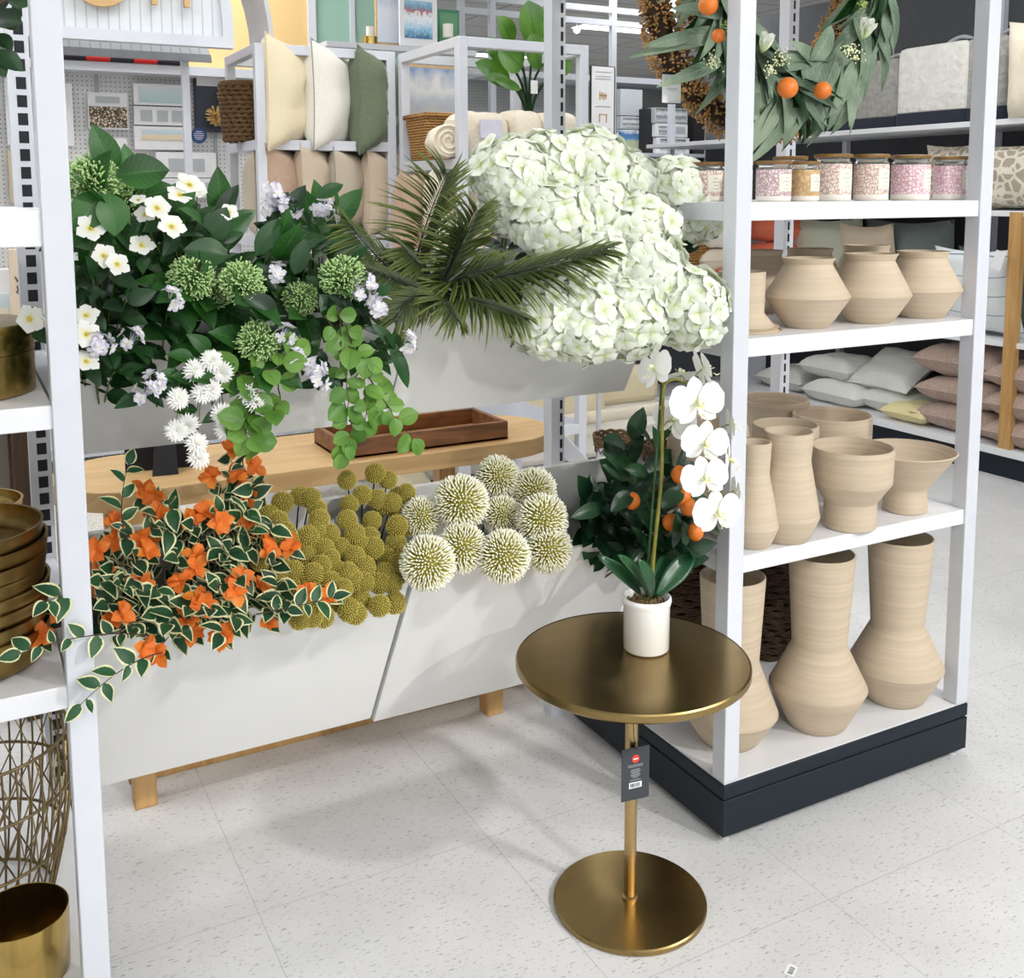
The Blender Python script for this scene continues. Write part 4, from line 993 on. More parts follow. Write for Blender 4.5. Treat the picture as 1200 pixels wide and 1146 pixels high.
boug('variegated orange bougainvillea at the left, trailing in front of the left post', V((0.33,2.30,0.55)), FA, [(u(105,185),u(600,770),u(-.03,.03)) for _ in range(13)], 11,
     [(((175,745,1.88),(110,735,1.80),(25,765,1.775)),8),(((190,765,1.87),(150,770,1.79),(95,825,1.775)),7),(((120,700,1.9),(80,690,1.84),(55,705,1.80)),5),(((150,640,2.0),(135,600,2.0),(150,545,2.02)),6)])
boug('variegated orange bougainvillea in the middle of the lower left planter', V((0.48,2.30,0.56)), FB, [(u(165,300),u(570,745),u(-.03,.03)) for _ in range(20)], 11)
boug('variegated orange bougainvillea at the right, reaching over the olive ball flowers', V((0.60,2.30,0.56)), FC, [(u(250,335),u(560,745),u(-.03,.02)) for _ in range(15)], 10,
     [(((300,720,1.92),(350,710,1.88),(390,700,1.85)),7),(((290,560,2.1),(275,530,2.08),(300,505,2.06)),5)])

# ------------------------------------------------------------------ olive craspedia balls
CB = cv([(320,430),(400,400),(450,410),(480,460),(490,510),(260,490),(300,520),(335,570),(400,620),(350,600),(540,575),(515,645),(590,640),(620,325),(750,295),(810,325),(690,395),(630,440),(760,415),(800,440),(620,510),(735,515),(855,400),(895,385),(870,480),(830,430),(900,540),(850,540),(655,575),(630,610),(725,590),(690,630),(655,680),(700,730),(845,620),(890,670),(795,680),(850,715),(790,760),(830,810),(870,760),(500,720),(570,750),(460,760),(430,800),(370,750),(545,800),(430,670),(300,770),(220,700),(290,830),(320,870),(700,800),(650,790),(590,890),(680,885),(630,930),(770,910),(840,895),(460,960),(510,960),(660,945),(400,970),(300,700),(440,590),(480,560),(280,640),(270,590),(770,800),(540,690),(600,830),(480,880),(400,900),(350,820),(740,640),(620,760)],250,480)
groups = [('olive ball flower bunch at the back left behind the bougainvillea', lambda x,y: x<400 and y<640), ('olive ball flower bunch at the front left over the planter edge', lambda x,y: x<400 and y>=640),
          ('olive ball flower bunch at the back right below the acacia tray', lambda x,y: x>=400 and y<640), ('olive ball flower bunch at the front right beside the cream allium balls', lambda x,y: x>=400 and y>=640)]
for lb, fn in groups:
    sel = [q for q in CB if fn(*q)]
    cx_ = sum(q[0] for q in sel)/len(sel); root = V((at(cx_, 640, 2.2).x, 2.30, 0.50))
    t = thing('craspedia_bunch', lb, 'artificial flowers', root); st = MB()
    for (x, y) in sel:
        Y = 2.20 - (y-560)/170*0.25 + rnd.uniform(-.02,.02); p = at(x, y, Y)
        place_on(CR[rnd.randrange(3)], 'flower_head', t, p, s=rnd.uniform(0.96,1.12), jt=0.4)
        st.tube(bez(root+jit(.02), root.lerp(p,.5)+V((0,0.01,0.06)), p, 7), 0.0018, 5)
    off(st, root).build('stems', M['stem_d'], t, ang=180)
# ------------------------------------------------------------------ allium balls
AL = [(583,559,2.18,25,'topmost of the group, behind the others'),(540,589,2.08,32,'at the upper left of the group'),(625,576,2.14,27,'at the upper right of the group'),(588,604,2.12,23,'in the centre of the group, partly hidden'),
 (635,609,2.03,30,'at the right of the group, above the lowest right ball'),(642,643,2.0,28,'lowest at the right of the group'),(541,642,2.02,29,'in the lower row between two bigger balls'),(590,652,1.97,31,'in the lower row, second from the right'),
 (501,660,1.96,32,'at the lower left, over the gap between planters'),(494,606,2.12,24,'small one at the left behind the olive ball flowers')]
for i, (x, y, Y, r, w) in enumerate(AL):
    p = at(x, y, Y); dep = p.x*_A.z + p.y*_B.z; R_ = r*dep/FPX; root = V((min(1.45, max(0.92, p.x*0.7+0.32)), 2.29, 0.52))
    t = thing('allium_stem', 'cream and lime allium ball '+w, 'artificial flowers', root)
    place_on(ALL[i % 2], 'flower_head', t, p, s=R_/0.058*1.12, jt=0.3)
    st = MB(); st.tube(bez(root, root.lerp(p,.5)+V((0,0.02,0.04)), p, 6), 0.0032, 6); off(st, root).build('stem', M['stem_g'], t)

# ------------------------------------------------------------------ kumquat branch
root = V((1.42, 2.25, 0.50)); t, st, lv = bunch('kumquat_branch', 'glossy dark green kumquat branch with orange fruit at the right end of the lower planter', 'artificial plant', root)
fr = ((741,587),(786,612),(807,594),(815,623),(796,556),(800,583))
for i, (x, y) in enumerate(fr):
    p = at(x, y, 1.93-0.0020*max(0, x-745)); st.tube(bez(root, root.lerp(p,.5)+V((0,-0.02,0.09)), p+V((0,0,0.016)), 6), 0.002, 5); lv.leaf(p+V((0,0,0.02)), V((rnd.choice((-1,1)),-0.4,-0.2)), V((0,-0.6,0.7)), 0.07, 0.04, 0.4, 0.12, 0.5, 0.75)
    fm = MB(); ball(fm, (0,0,0), 0.0185, 0, 20, 14); fm.v = [(a, b, c*1.12) for a, b, c in fm.v]; o = fm.build('fruit', M['kfruit'], t, ang=180); o.location = p-root
for (x, y, Y) in [(700,600,2.05),(715,570,2.06),(735,545,2.1),(688,585,2.08),(725,610,2.0),(760,600,1.97),(750,570,2.0),(775,640,1.90),(790,650,1.86),(770,520,2.05),(755,625,1.95),(800,610,1.85),(740,515,2.08),(700,620,2.08),(780,560,1.93),(690,610,2.12),(800,640,1.83),(765,590,2.0),(745,600,2.05),(705,590,2.0),(770,620,1.93)]:
    p = at(x, y, Y); leafy(st, lv, bez(root, root.lerp(p,.5)+V((0,-0.01,0.06)), p, 6), 0.002, 5, 0.085, 0.047, 0.4, shape=0.48, tip=0.75)
for (bx_, by_, tx_, ty_, w, Y) in ((710,592,680,602,0.036,1.98),(722,582,745,590,0.04,1.97),(725,600,765,612,0.045,1.95),(738,560,718,545,0.045,2.0),(760,555,742,548,0.035,1.98),(755,640,742,660,0.022,1.9),(792,600,797,640,0.032,1.82),(800,610,808,640,0.03,1.80),(728,555,716,530,0.02,2.0),(770,530,772,505,0.028,1.99),(790,560,805,530,0.022,1.9),(765,660,755,620,0.03,1.9)):
    a = at(bx_,by_,Y); b_ = at(tx_,ty_,Y-0.02); lv.leaf(a, b_-a, V((0,-0.8,0.5))+jit(.2), (b_-a).length*1.1, w, 0.3, 0.12, 0.5, 0.75, 8, 2)
finish(t, st, lv, M['stem_b'], M['g_kum'])

# ------------------------------------------------------------------ orchid on the accent table
OX, OY = 1.290, 1.785
t = thing('potted_orchid', 'white potted orchid in a glossy white ceramic pot on the brass table', 'potted plant', (OX, OY, TZ))
mb = MB(); mb.open_top = True
mb.lathe([(0.0,0.0),(0.046,0.0),(0.0495,0.004),(0.0505,0.098),(0.0525,0.104),(0.0540,0.110),(0.0535,0.1165),(0.050,0.119),(0.0465,0.117),(0.0455,0.108),(0.045,0.095)], n=72); mb.build('pot', M['ceramic'], t, ang=60)
mb = MB(); mb.lathe([(0.0,0.104),(0.02,0.104),(0.0455,0.100),(0.0455,0.09),(0,0.09)][::-1], n=40)
for _ in range(160):
    a, r_ = rnd.uniform(0,6.28), 0.044*math.sqrt(rnd.random()); ball(mb, (r_*math.cos(a), r_*math.sin(a), 0.104+rnd.uniform(-.002,.003)), rnd.uniform(.0018,.0035), 0, 5, 4)
mb.build('moss', M['soil'], t, ang=180)
def rel(x, y, Y): return at(x, y, Y) - V(t.location)
for (bx_, by_, tx_, ty_, w, Y, dY) in ((752,698,727,658,0.030,1.78,-0.03),(758,698,752,655,0.034,1.77,-.05),(764,700,785,652,0.04,1.79,0.02),(768,700,810,650,0.045,1.78,-0.02),(763,703,768,668,0.036,1.75,-.05),(757,696,770,650,0.038,1.80,0.03)):
    a = rel(bx_,by_,Y); b_ = rel(tx_,ty_,Y+dY); lv = MB(); lv.leaf(a, b_-a, V((0,-0.75,0.65))+jit(.15), (b_-a).length*1.12, w, 0.35, 0.14, 0.58, 0.62, 10, 3)
    o = lv.build('leaf', M['g_orch'], t, ang=180); sm = o.modifiers.new('solid','SOLIDIFY'); sm.thickness = 0.0018
def poly(pts, n=5):
    """smooth curve through points"""
    out = []
    P_ = [pts[0]] + list(pts) + [pts[-1]]
    for i in range(1, len(P_)-2):
        a, b, c, d = P_[i-1], P_[i], P_[i+1], P_[i+2]
        for k in range(n):
            s = k/n; out.append(0.5*((2*b)+(c-a)*s+(2*a-5*b+4*c-d)*s*s+(3*b-a-3*c+d)*s*s*s))
    out.append(pts[-1]); return out
Yo = 1.765
sp = poly([rel(762,700,1.78), rel(767,640,1.775), rel(775,560,1.77), rel(776,490,1.765), rel(778,455,1.76), rel(785,446,1.75), rel(800,447,1.735), rel(822,470,1.72), rel(838,520,1.70), rel(846,570,1.69), rel(852,604,1.69)], 5)
MB().tube(sp, [0.0046-0.0028*i/(len(sp)-1) for i in range(len(sp))], 8).build('flower_stem', M['stem_o'], t, ang=180)
MB().tube([rel(757,700,1.79), rel(764,600,1.785), rel(772,500,1.78), rel(776,440,1.775)], 0.0028, 8).build('stake', M['stake'], t, ang=180)
MB().tube(poly([rel(778,452,1.76), rel(772,440,1.755), rel(768,431,1.75)],4), 0.0018, 6).build('side_shoot', M['stem_o'], t, ang=180)
MB().lathe([(0.0055,-0.004),(0.006,0.0),(0.0055,0.005)], rel(776,478,1.772), 12).build('clip', plain('clip_raffia', (196,176,110), 0.7), t)
def orchid_mesh():
    mb = MB()
    def pet(a, L, W, shape, tip, z=0.0, cl=0.15, fold=-0.06, ns=8, nw=3):
        d = V((math.cos(a), math.sin(a), 0.12)); mb.leaf(V((0,0,z)), d, V((0,0,1)), L, W, cl, fold, shape, tip, ns, nw, 0)
    for a in (PI/2, PI/2+2.35, PI/2-2.35): pet(a, 0.046, 0.030, 0.55, 0.7, -0.003)
    for a in (0.18, PI-0.18): pet(a, 0.052, 0.058, 0.60, 0.50, 0.002)
    # lip
    for a, L, W in ((-PI/2, 0.022, 0.014), (-PI/2+0.9, 0.015, 0.012), (-PI/2-0.9, 0.015, 0.012)):
        mb.leaf(V((0,0,0.004)), V((math.cos(a)*0.7, math.sin(a)*0.7, 0.6)), V((0,0.7,0.7)), L, W, -0.6, 0.2, 0.6, 0.7, 5, 2, 1)
    mb.tube([V((0,0.004,0.002)), V((0,0.004,0.012)), V((0,-0.002,0.016))], [0.003,0.004,0.002], 6, 1)
    mb.tube([V((0,-0.016,0.018)), V((0.004,-0.024,0.024)), V((0.007,-0.022,0.03))], 0.0008, 4, 1); mb.tube([V((0,-0.016,0.018)), V((-0.004,-0.024,0.024)), V((-0.007,-0.022,0.03))], 0.0008, 4, 1)
    return mb.mesh('flower', [M['orch'], M['orchlip']], ang=180)
OM = [orchid_mesh() for _ in range(3)]
for i, (x, y, Y, s, f, roll) in enumerate([(817,472,1.70,1.0,(-0.30,-1,0.05),0.1),(826,519,1.69,.86,(-0.35,-1,0.0),-0.15),(826,560,1.67,.84,(-0.4,-1,0.15),0.2),(841,601,1.66,.9,(-0.3,-1,0.05),0.1),
    (767,432,1.75,.82,(-1.2,-0.1,0.35),0.4),(824,432,1.72,.8,(0.9,-0.25,0.3),-0.3),(853,540,1.70,.78,(0.8,-0.8,0.0),0.3),(856,497,1.71,.66,(1.0,-0.5,0.1),0.1),(790,492,1.78,.8,(-0.5,-0.5,0.2),-0.4),(862,575,1.70,.6,(1.1,-0.5,0),0.0),(800,440,1.77,.62,(0.1,0.5,0.9),0.0)]):
    p = rel(x, y, Y)
    Mx = frame_M(p, V(f), s=s*1.2) @ Matrix.Rotation(roll, 4, 'Z')
    inst(OM[i % 3], 'flower', t, Mx)
    q = min(sp, key=lambda c: (c-p).length); MB().tube([q, q.lerp(p,.5)+V((0,0.004,0.004)), p-V(f).normalized()*0.004], 0.0012, 5).build('flower_stalk', M['stem_o'], t, ang=180)

# ------------------------------------------------------------------ wreaths
def pepper_wreath(label, c, R, rt, tilt=0.0, n=2600, rz=0.0):
    t = thing('pepperberry_wreath', label, 'wreath', c, rz)
    ring = [(R*math.cos(2*PI*i/60), 0, R*math.sin(2*PI*i/60)) for i in range(61)]
    MB().tube(ring, rt*0.62, 10, cap=False).build('wreath_base', M['core'], t, ang=180)
    mb = MB()
    for i in range(n):
        a, b = rnd.uniform(0,2*PI), rnd.uniform(0,2*PI); k = rt*rnd.uniform(0.72,1.08)*(1+0.15*math.sin(9*a))
        d = V((math.cos(a)*math.cos(b), math.sin(b), math.sin(a)*math.cos(b)))
        p = V((R*math.cos(a), 0, R*math.sin(a))) + d*k
        mb.spike(p-d*0.006, (d+jit(.5)).normalized(), 0.009, 0.0032, r2=0.6)
    o = mb.build('berries', M['pepper'], t, ang=180); return t
pepper_wreath('bronze pepperberry wreath hanging nearest the left side of the top shelf', at(895,-12,2.30), 0.375, 0.050, n=8500)
pepper_wreath('second bronze pepperberry wreath inside the first, half hidden by eucalyptus', at(905,-32,2.22), 0.280, 0.046, n=6000)
wt = at(925,-25,2.05); wt.y = 2.02
t = thing('eucalyptus_wreath', 'eucalyptus wreath with tulips and small oranges hanging at the top of the right unit', 'wreath', wt)
RW = 0.255
MB().tube([(RW*math.cos(2*PI*i/60), 0, RW*math.sin(2*PI*i/60)) for i in range(61)], 0.02, 8, cap=False).build('wreath_base', M['core'], t, ang=180)
lvA, lvB, st = MB(), MB(), MB()
for i in range(330):
    a = rnd.uniform(PI*0.92, 2.08*PI) if i % 6 else rnd.uniform(0, PI); b = rnd.uniform(-1.2, 1.2)
    tang = V((-math.sin(a), 0, math.cos(a))) * (1 if math.cos(a) > 0 else -1)
    rad = V((math.cos(a), 0, math.sin(a)))
    p = rad*RW + V((0,-0.01,0)) + jit(0.02)
    d = (rad*rnd.uniform(0.2,1.0)*(1 if rnd.random()<.8 else -1) - tang*0.75*1.0 + V((0,-rnd.uniform(0,.7),-0.25)) + jit(.3)).normalized()
    (lvA if i % 3 else lvB).leaf(p, d, V((0.1,-0.9,0.3))+jit(.35), rnd.uniform(.11,.175), rnd.uniform(.032,.050), rnd.uniform(.2,.7), 0.12, 0.42, 0.85, 7, 2)
for (bx_, by_, tx_, ty_, w) in ((905,120,885,178,.036),(915,115,900,165,.034),(935,110,918,160,.04),(950,95,938,158,.036),(895,130,872,186,.03),(925,135,895,188,.03),(968,60,955,120,.045),(985,50,970,118,.045),(1000,70,988,140,.05),(1012,85,996,148,.045),(1022,30,1050,66,.04),(1030,10,1046,40,.045),(1000,20,1026,60,.04),(860,110,872,160,.034),(815,40,775,50,.03),(850,38,800,44,.04),(860,42,770,46,.034),(850,70,795,92,.034),(855,20,810,2,.04),(975,30,960,75,.05),(940,60,955,104,.04),(1010,40,1020,80,.04)):
    a = at(bx_,by_,1.99)-wt; b_ = at(tx_,ty_,1.95)-wt; lvA.leaf(a, b_-a, V((0,-0.95,0.2))+jit(.3), (b_-a).length*1.1, w, 0.3, 0.12, 0.45, 0.8, 8, 2)
lvA.build('eucalyptus_leaves', M['g_euc'], t, ang=180); lvB.build('green_leaves', M['g_dark'], t, ang=180)
def wp(x, y, Y=1.955): return at(x, y, Y)-wt
for (x, y, s) in ((923,103,1.1),(964,106,.95),(830,6,1.0),(842,42,.7)):
    fm = MB(); ball(fm, (0,0,0), 0.0225*s, 0, 20, 14); o = fm.build('orange_fruit', M['kfruit'], t, ang=180); o.location = wp(x, y, 1.90)
def tulip(x, y, tl):
    mb = MB()
    for k in range(6):
        a = 2*PI*k/6; d = V((math.cos(a)*0.30, math.sin(a)*0.30, 0.95)); mb.leaf(V((0,0,0)), d, V((-math.cos(a)*-1,-math.sin(a)*-1,0.1)), 0.046, 0.028, 0.75, -0.2, 0.55, 0.55, 6, 2)
    o = mb.build('tulip', M['hyd'], t, ang=180); o.matrix_basis = frame_M(wp(x, y, 1.93), V(tl)); return o
tulip(893, 62, (0.15,-0.3,1)); tulip(1010, 46, (0.35,-0.3,0.9)); tulip(1012, 44, (0.1,-0.2,1))
for (x, y, s) in ((912,70,1.0),(900,82,.7),(1000,66,.9),(992,58,.7),(833,72,.8),(1010,5,.6),(852,30,.6)):
    mb = MB(); c = wp(x, y, 1.95)
    for k in range(46):
        p = V((rnd.gauss(0,.013), rnd.uniform(-.02,.0), rnd.gauss(0,.011)))*s; mb.tube([V((0,0.02,0)), p], 0.0005, 3, cap=False); ball(mb, p, 0.0023, 1, 6, 4)
    o = mb.build('berry_spray', [M['stem_g'], M['berry'] if s > .65 else M['berry2']], t, ang=180); o.location = c
# tags on wreaths
tgw = thing('price_tag', 'white hang tag clipped to the outer pepperberry wreath', 'tag', at(787,103,2.13))
MB().box((-0.028,-0.001,-0.038),(0.028,0.001,0.036)).build('card', M['whitecard'], tgw)
MB().box((-0.029,-0.002,0.032),(0.029,0.002,0.038)).box((-0.029,-0.0016,-0.039),(0.029,0.0014,-0.037)).build('card_edge', M['ink'], tgw)
pb = MB()
for q, w_ in ((0.02,.016),(0.015,.014),(-0.002,.018),(-0.006,.012)): pb.box((-w_,-0.0014,q),(w_,-0.001,q+0.0012))
pb.build('print', M['greyprint'], tgw)
# ------------------------------------------------------------------ background
M['peg'] = peg('white_pegboard', (226,226,226), (120,124,130))
M['yellow'] = plain('warm_yellow_panel', (220,186,130), 0.7, var=0.06, scale=1)
M['teal'] = plain('teal_panel', (156,192,174), 0.7, var=0.05, scale=1)
M['cream'] = fabric('cream_cotton', (224,210,176), (234,222,192))
M['offwhite'] = fabric('offwhite_cotton', (226,222,210), (238,235,226))
M['sage'] = fabric('sage_cotton', (92,106,84), (112,126,100))
def sage_band():
    m = fabric('sage_banded', (92,106,84), (112,126,100)); nt = m.node_tree; L = nt.links; b = nt.nodes['Principled BSDF']
    src = b.inputs['Base Color'].links[0].from_socket; tc = nd(nt, 'ShaderNodeTexCoord'); sp = nd(nt, 'ShaderNodeSeparateXYZ'); L.new(tc.outputs['Object'], sp.inputs[0])
    def mth(op, a, c):
        n = nd(nt, 'ShaderNodeMath', operation=op); L.new(a, n.inputs[0])
        if isinstance(c, (int, float)): n.inputs[1].default_value = c
        else: L.new(c, n.inputs[1])
        return n.outputs[0]
    band = mth('LESS_THAN', mth('FRACT', mth('MULTIPLY', sp.outputs['Z'], 9.0), 0), 0.45); side = mth('LESS_THAN', mth('ABSOLUTE', mth('SUBTRACT', sp.outputs['X'], -0.05), 0), 0.06)
    hat = mth('LESS_THAN', mth('FRACT', mth('MULTIPLY', sp.outputs['X'], 70.0), 0), 0.55)
    f = mth('MULTIPLY', mth('MULTIPLY', band, side), hat)
    mix = nd(nt, 'ShaderNodeMix', data_type='RGBA'); L.new(f, mix.inputs['Factor']); L.new(src, mix.inputs[6]); mix.inputs[7].default_value = lin((196,192,170)); L.new(mix.outputs[2], b.inputs['Base Color']); return m
M['blush'] = fabric('blush_velvet', (176,146,124), (196,168,146))
M['sand'] = fabric('sand_linen', (198,180,156), (214,198,176), (160,160,160))
M['greige'] = fabric('greige_linen', (182,168,150), (200,188,170), (160,160,160))
M['ivoryp'] = fabric('ivory_knit', (226,214,192), (238,228,208), (30,30,90), bump=0.6)
M['taupe'] = fabric('taupe_melange', (148,124,112), (186,164,150), (30,30,260), ns=2.0)
M['paleg'] = fabric('pale_sage_cotton', (186,192,172), (202,206,188))
M['bluegrey'] = fabric('blue_grey_slub', (94,106,104), (136,146,142), (60,60,200))
M['coral'] = fabric('coral_cotton', (218,104,72), (236,128,92))
M['stripe1'] = fabric('white_blue_stripe', (212,218,220), (228,232,232), stripe=('Z', 9.0, 0.05, (130,144,160)))
M['stripe2'] = fabric('cream_dark_stripe', (214,198,174), (226,212,190), stripe=('Z', 22.0, 0.10, (150,128,108)))
M['stripe3'] = fabric('white_ticking', (226,224,218), (238,236,230), stripe=('X', 30.0, 0.12, (110,110,116)))
M['yellowp'] = fabric('pale_yellow_cotton', (214,200,146), (226,214,166))
M['whitep'] = fabric('white_woven_cotton', (212,214,206), (230,231,224), (60,60,60), bump=0.6)
M['quilt'] = fabric('white_quilt', (222,220,212), (236,234,228), (8,8,8), bump=0.7, dist=0.02)
M['pattern'] = floral('taupe_white_pattern', (168,156,136), (218,210,196), 18, 0.1)
M['greyquilt'] = fabric('grey_quilt', (150,148,142), (176,174,168), (10,10,10), bump=0.7, dist=0.02)
M['wicker'] = weave('honey_wicker', (118,78,36), (196,148,86), 26)
M['seagrass'] = weave('brown_seagrass', (86,62,38), (146,112,70), 60)
M['darkpanel'] = plain('dark_grey_panel', (74,76,80), 0.7)
M['cardw'] = plain('white_packaging', (228,228,230), 0.5, var=0.02)
M['cardg'] = plain('grey_packaging', (176,180,184), 0.5, var=0.03)
M['navybox'] = plain('navy_packaging', (38,46,62), 0.5)
M['sky'] = None
def art(name, stops, scale=3.0, det=4.0, axis=True):
    m, nt, b = new(name); L = nt.links
    tc = nd(nt, 'ShaderNodeTexCoord'); sp = nd(nt, 'ShaderNodeSeparateXYZ'); L.new(tc.outputs['Generated'], sp.inputs[0])
    nz = nd(nt, 'ShaderNodeTexNoise', i_Scale=scale, i_Detail=det); L.new(tc.outputs['Generated'], nz.inputs['Vector'])
    a = nd(nt, 'ShaderNodeMath', operation='MULTIPLY_ADD'); L.new(nz.outputs['Fac'], a.inputs[0]); a.inputs[1].default_value = 0.5; L.new(sp.outputs['Z'], a.inputs[2])
    s = nd(nt, 'ShaderNodeMath', operation='SUBTRACT'); L.new(a.outputs[0], s.inputs[0]); s.inputs[1].default_value = 0.25
    L.new(ramp(nt, [(p, lin(c)) for p, c in stops], s.outputs[0]), b.inputs['Base Color']); b.inputs['Roughness'].default_value = 0.5; return m
M['a_cloud'] = art('cloud_art', [(0.0,(200,204,208)),(0.35,(226,222,214)),(0.6,(196,202,212)),(0.8,(226,224,222)),(1.0,(128,150,186))], 3.5)
M['a_beach'] = art('beach_art', [(0.0,(222,202,170)),(0.45,(226,212,186)),(0.6,(190,208,214)),(1.0,(206,218,222))], 6)
M['a_sea'] = art('sea_art', [(0.0,(176,202,204)),(0.5,(188,208,212)),(1.0,(206,216,216))], 4)
M['a_snow'] = art('snow_art', [(0.0,(60,110,150)),(0.25,(150,200,226)),(0.5,(236,240,244)),(0.66,(220,226,234)),(0.72,(190,96,84)),(0.8,(110,150,180)),(1.0,(150,190,214))], 9, 6)
M['a_snow2'] = art('pale_snow_art', [(0.0,(206,216,228)),(0.6,(226,230,238)),(0.9,(196,206,222)),(1.0,(90,96,104))], 7, 6)
M['a_field'] = art('landscape_art', [(0.0,(186,182,150)),(0.5,(170,180,150)),(0.6,(90,140,180)),(0.85,(70,110,160)),(1.0,(200,210,216))], 3)
M['a_room'] = art('room_photo_print', [(0.0,(200,200,202)),(0.4,(120,122,128)),(0.6,(210,210,212)),(1.0,(90,92,98))], 6, 6)

def plaid():
    m, nt, b = new('red_black_plaid'); L = nt.links
    tc = nd(nt, 'ShaderNodeTexCoord'); ck = nd(nt, 'ShaderNodeTexChecker', i_Scale=8.0); ck.inputs['Color1'].default_value = lin((196,42,38)); ck.inputs['Color2'].default_value = lin((40,34,42))
    L.new(tc.outputs['Object'], ck.inputs['Vector']); L.new(ck.outputs['Color'], b.inputs['Base Color']); b.inputs['Roughness'].default_value = 0.9; return m

def pillow(label, c, w, h, T, mat, rx=0.0, ry=0.0, rz=0.0, group=None, name='throw_pillow', pinch=0.10, seam=True, extra=None, cat='pillow', pipe=None):
    """w along local x, h along local z, thickness along local y"""
    n = 18; vs = []; fs = []
    sd = rnd.random()*50
    for sgn in (1,-1):
        for i in range(n+1):
            for j in range(n+1):
                u_, v_ = -1+2*i/n, -1+2*j/n
                x = w/2*u_*(1-pinch*(1-v_*v_)); z = h/2*v_*(1-pinch*(1-u_*u_))
                t_ = ((1-u_**4)*(1-v_**4)); t_ = max(0,t_)**0.6
                wr_ = 1+0.16*noise.noise(V((u_*2.2+sd, v_*2.2, sgn)))
                y = sgn*T/2*t_*wr_ + 0.006*noise.noise(V((u_*5+sd, v_*5, sgn*3)))*t_
                vs.append((x, y, z))
    o = (n+1)**2
    for i in range(n):
        for j in range(n):
            a = i*(n+1)+j; fs.append((a, a+1, a+n+2, a+n+1)); b_ = a+o; fs.append((b_, b_+n+1, b_+n+2, b_+1))
    t = thing(name, label, cat, c, 0, group); t.rotation_euler = (rx, ry, rz)
    mb = MB().add(vs, fs); mb.build('cushion', mat, t, ang=180)
    if seam:
        pts = []
        for k in range(4*n+1):
            s = (k % (4*n))/n
            if s < 1: u_, v_ = -1+2*s, -1
            elif s < 2: u_, v_ = 1, -1+2*(s-1)
            elif s < 3: u_, v_ = 1-2*(s-2), 1
            else: u_, v_ = -1, 1-2*(s-3)
            pts.append((w/2*u_*(1-pinch*(1-v_*v_)), 0, h/2*v_*(1-pinch*(1-u_*u_))))
        MB().tube(pts, 0.003, 5, cap=False).build('piping', pipe or mat, t, ang=180)
    return t
def pbox(name, label, cat, x0, y0, x1, y1, Y, dep, mat, group=None, parts=()):
    """upright box goods seen between two corners, real size at its own distance"""
    a = at(x0, y1, Y); b_ = at(x1, y0, Y); w = b_.x-a.x; h = at(x0, y0, Y).z - a.z
    t = thing(name, label, cat, (a.x+w/2, Y, a.z), 0, group)
    MB().box((-w/2, 0, 0), (w/2, dep, h)).build('box_body' if cat != 'picture frame' else 'frame', mat, t, smooth=False, bevel=0.002)
    for (nm, u0, v0, u1, v1, mm) in parts:
        MB().box((-w/2+w*u0, -0.004, h*v0), (-w/2+w*u1, 0.001, h*v1)).build(nm, mm, t, smooth=False)
    return t

# --- pegboard run on the left
YP = 6.5
pl = at(-40, 80, YP); pr = at(300, 80, YP)
pg = thing('pegboard_bay', 'white pegboard bay hung with boxed wall art at the back left', 'shelving', (0,YP,0))
MB().box((-1.2,0,0),(2.55,0.03,pl.z)).build('pegboard', M['peg'], pg)
for x in (-0.35, 0.80, 1.46, 2.4): MB().box((x-0.012,-0.008,0),(x+0.012,0.0,pl.z)).build('slotted_strip', M['slot'] if False else M['cardg'], pg)
MB().box((-1.2,-0.20,pl.z),(2.55,0.03,pl.z+0.05)).build('top_ledge', M['white'], pg)
MB().box((-1.2,-0.36,0.1),(2.55,0.0,0.16)).build('base_shelf', M['white'], pg)
hd = thing('header_panel', 'warm yellow header panel above the pegboard at the back left', 'panel', (0,YP+0.02,pl.z+0.05))
MB().box((0.9,0,0),(2.06,0.04,0.72)).build('yellow_board', M['yellow'], hd)
MB().box((2.06,-0.02,0),(2.11,0.04,0.72)).build('white_divider', M['white'], hd)
te = thing('header_panel', 'teal header panel behind the two snow scene pictures', 'panel', (0,YP+0.03,pl.z+0.05))
MB().box((2.11,0,-0.25),(2.92,0.04,0.72)).build('teal_board', M['teal'], te)
for x in (2.34,): MB().box((x,-0.02,-0.25),(x+0.03,0.0,0.72)).build('white_divider', M['white'], te)
p = at(73,72,6.25); q = at(197,58,6.25)
th_ = thing('folded_blanket', 'red and black plaid blanket on the ledge above the pegboard', 'blanket', (p.x, 6.27, pl.z+0.051)); MB().box((-0.1,0,0),(0.66,0.18,0.105)).build('folds', plaid(), th_, bevel=0.015)
# boxed frames
pbox('boxed_print','white boxed print with leopard spots on the pegboard','picture frame',104,108,149,151,6.44,0.05,M['cardw'],parts=[('leopard_print',0.03,0.05,0.97,0.62,floral('leopard_spots',(214,198,172),(70,56,46),60,0.13)),('title_strip',0.2,0.72,0.8,0.9,M['cardg'])])
pbox('boxed_print','white boxed print with pale sea picture, topmost of three on the pegboard','picture frame',157,97,217,122.5,6.44,0.05,M['cardw'],parts=[('print',0.1,0.12,0.92,0.85,M['a_sea'])])
pbox('boxed_print','white boxed print with three small squares, middle of three on the pegboard','picture frame',157.5,124,218,146,6.44,0.05,M['cardw'],parts=[('small_print',0.12,0.2,0.34,0.8,M['cardg']),('small_print',0.44,0.2,0.64,0.8,M['cardg']),('small_print',0.72,0.2,0.92,0.8,M['cardg'])])
pbox('boxed_print','white boxed print with beach picture, lowest of three on the pegboard','picture frame',158,147.5,219,175,6.44,0.05,M['cardw'],parts=[('print',0.14,0.42,0.9,0.88,M['a_beach'])])
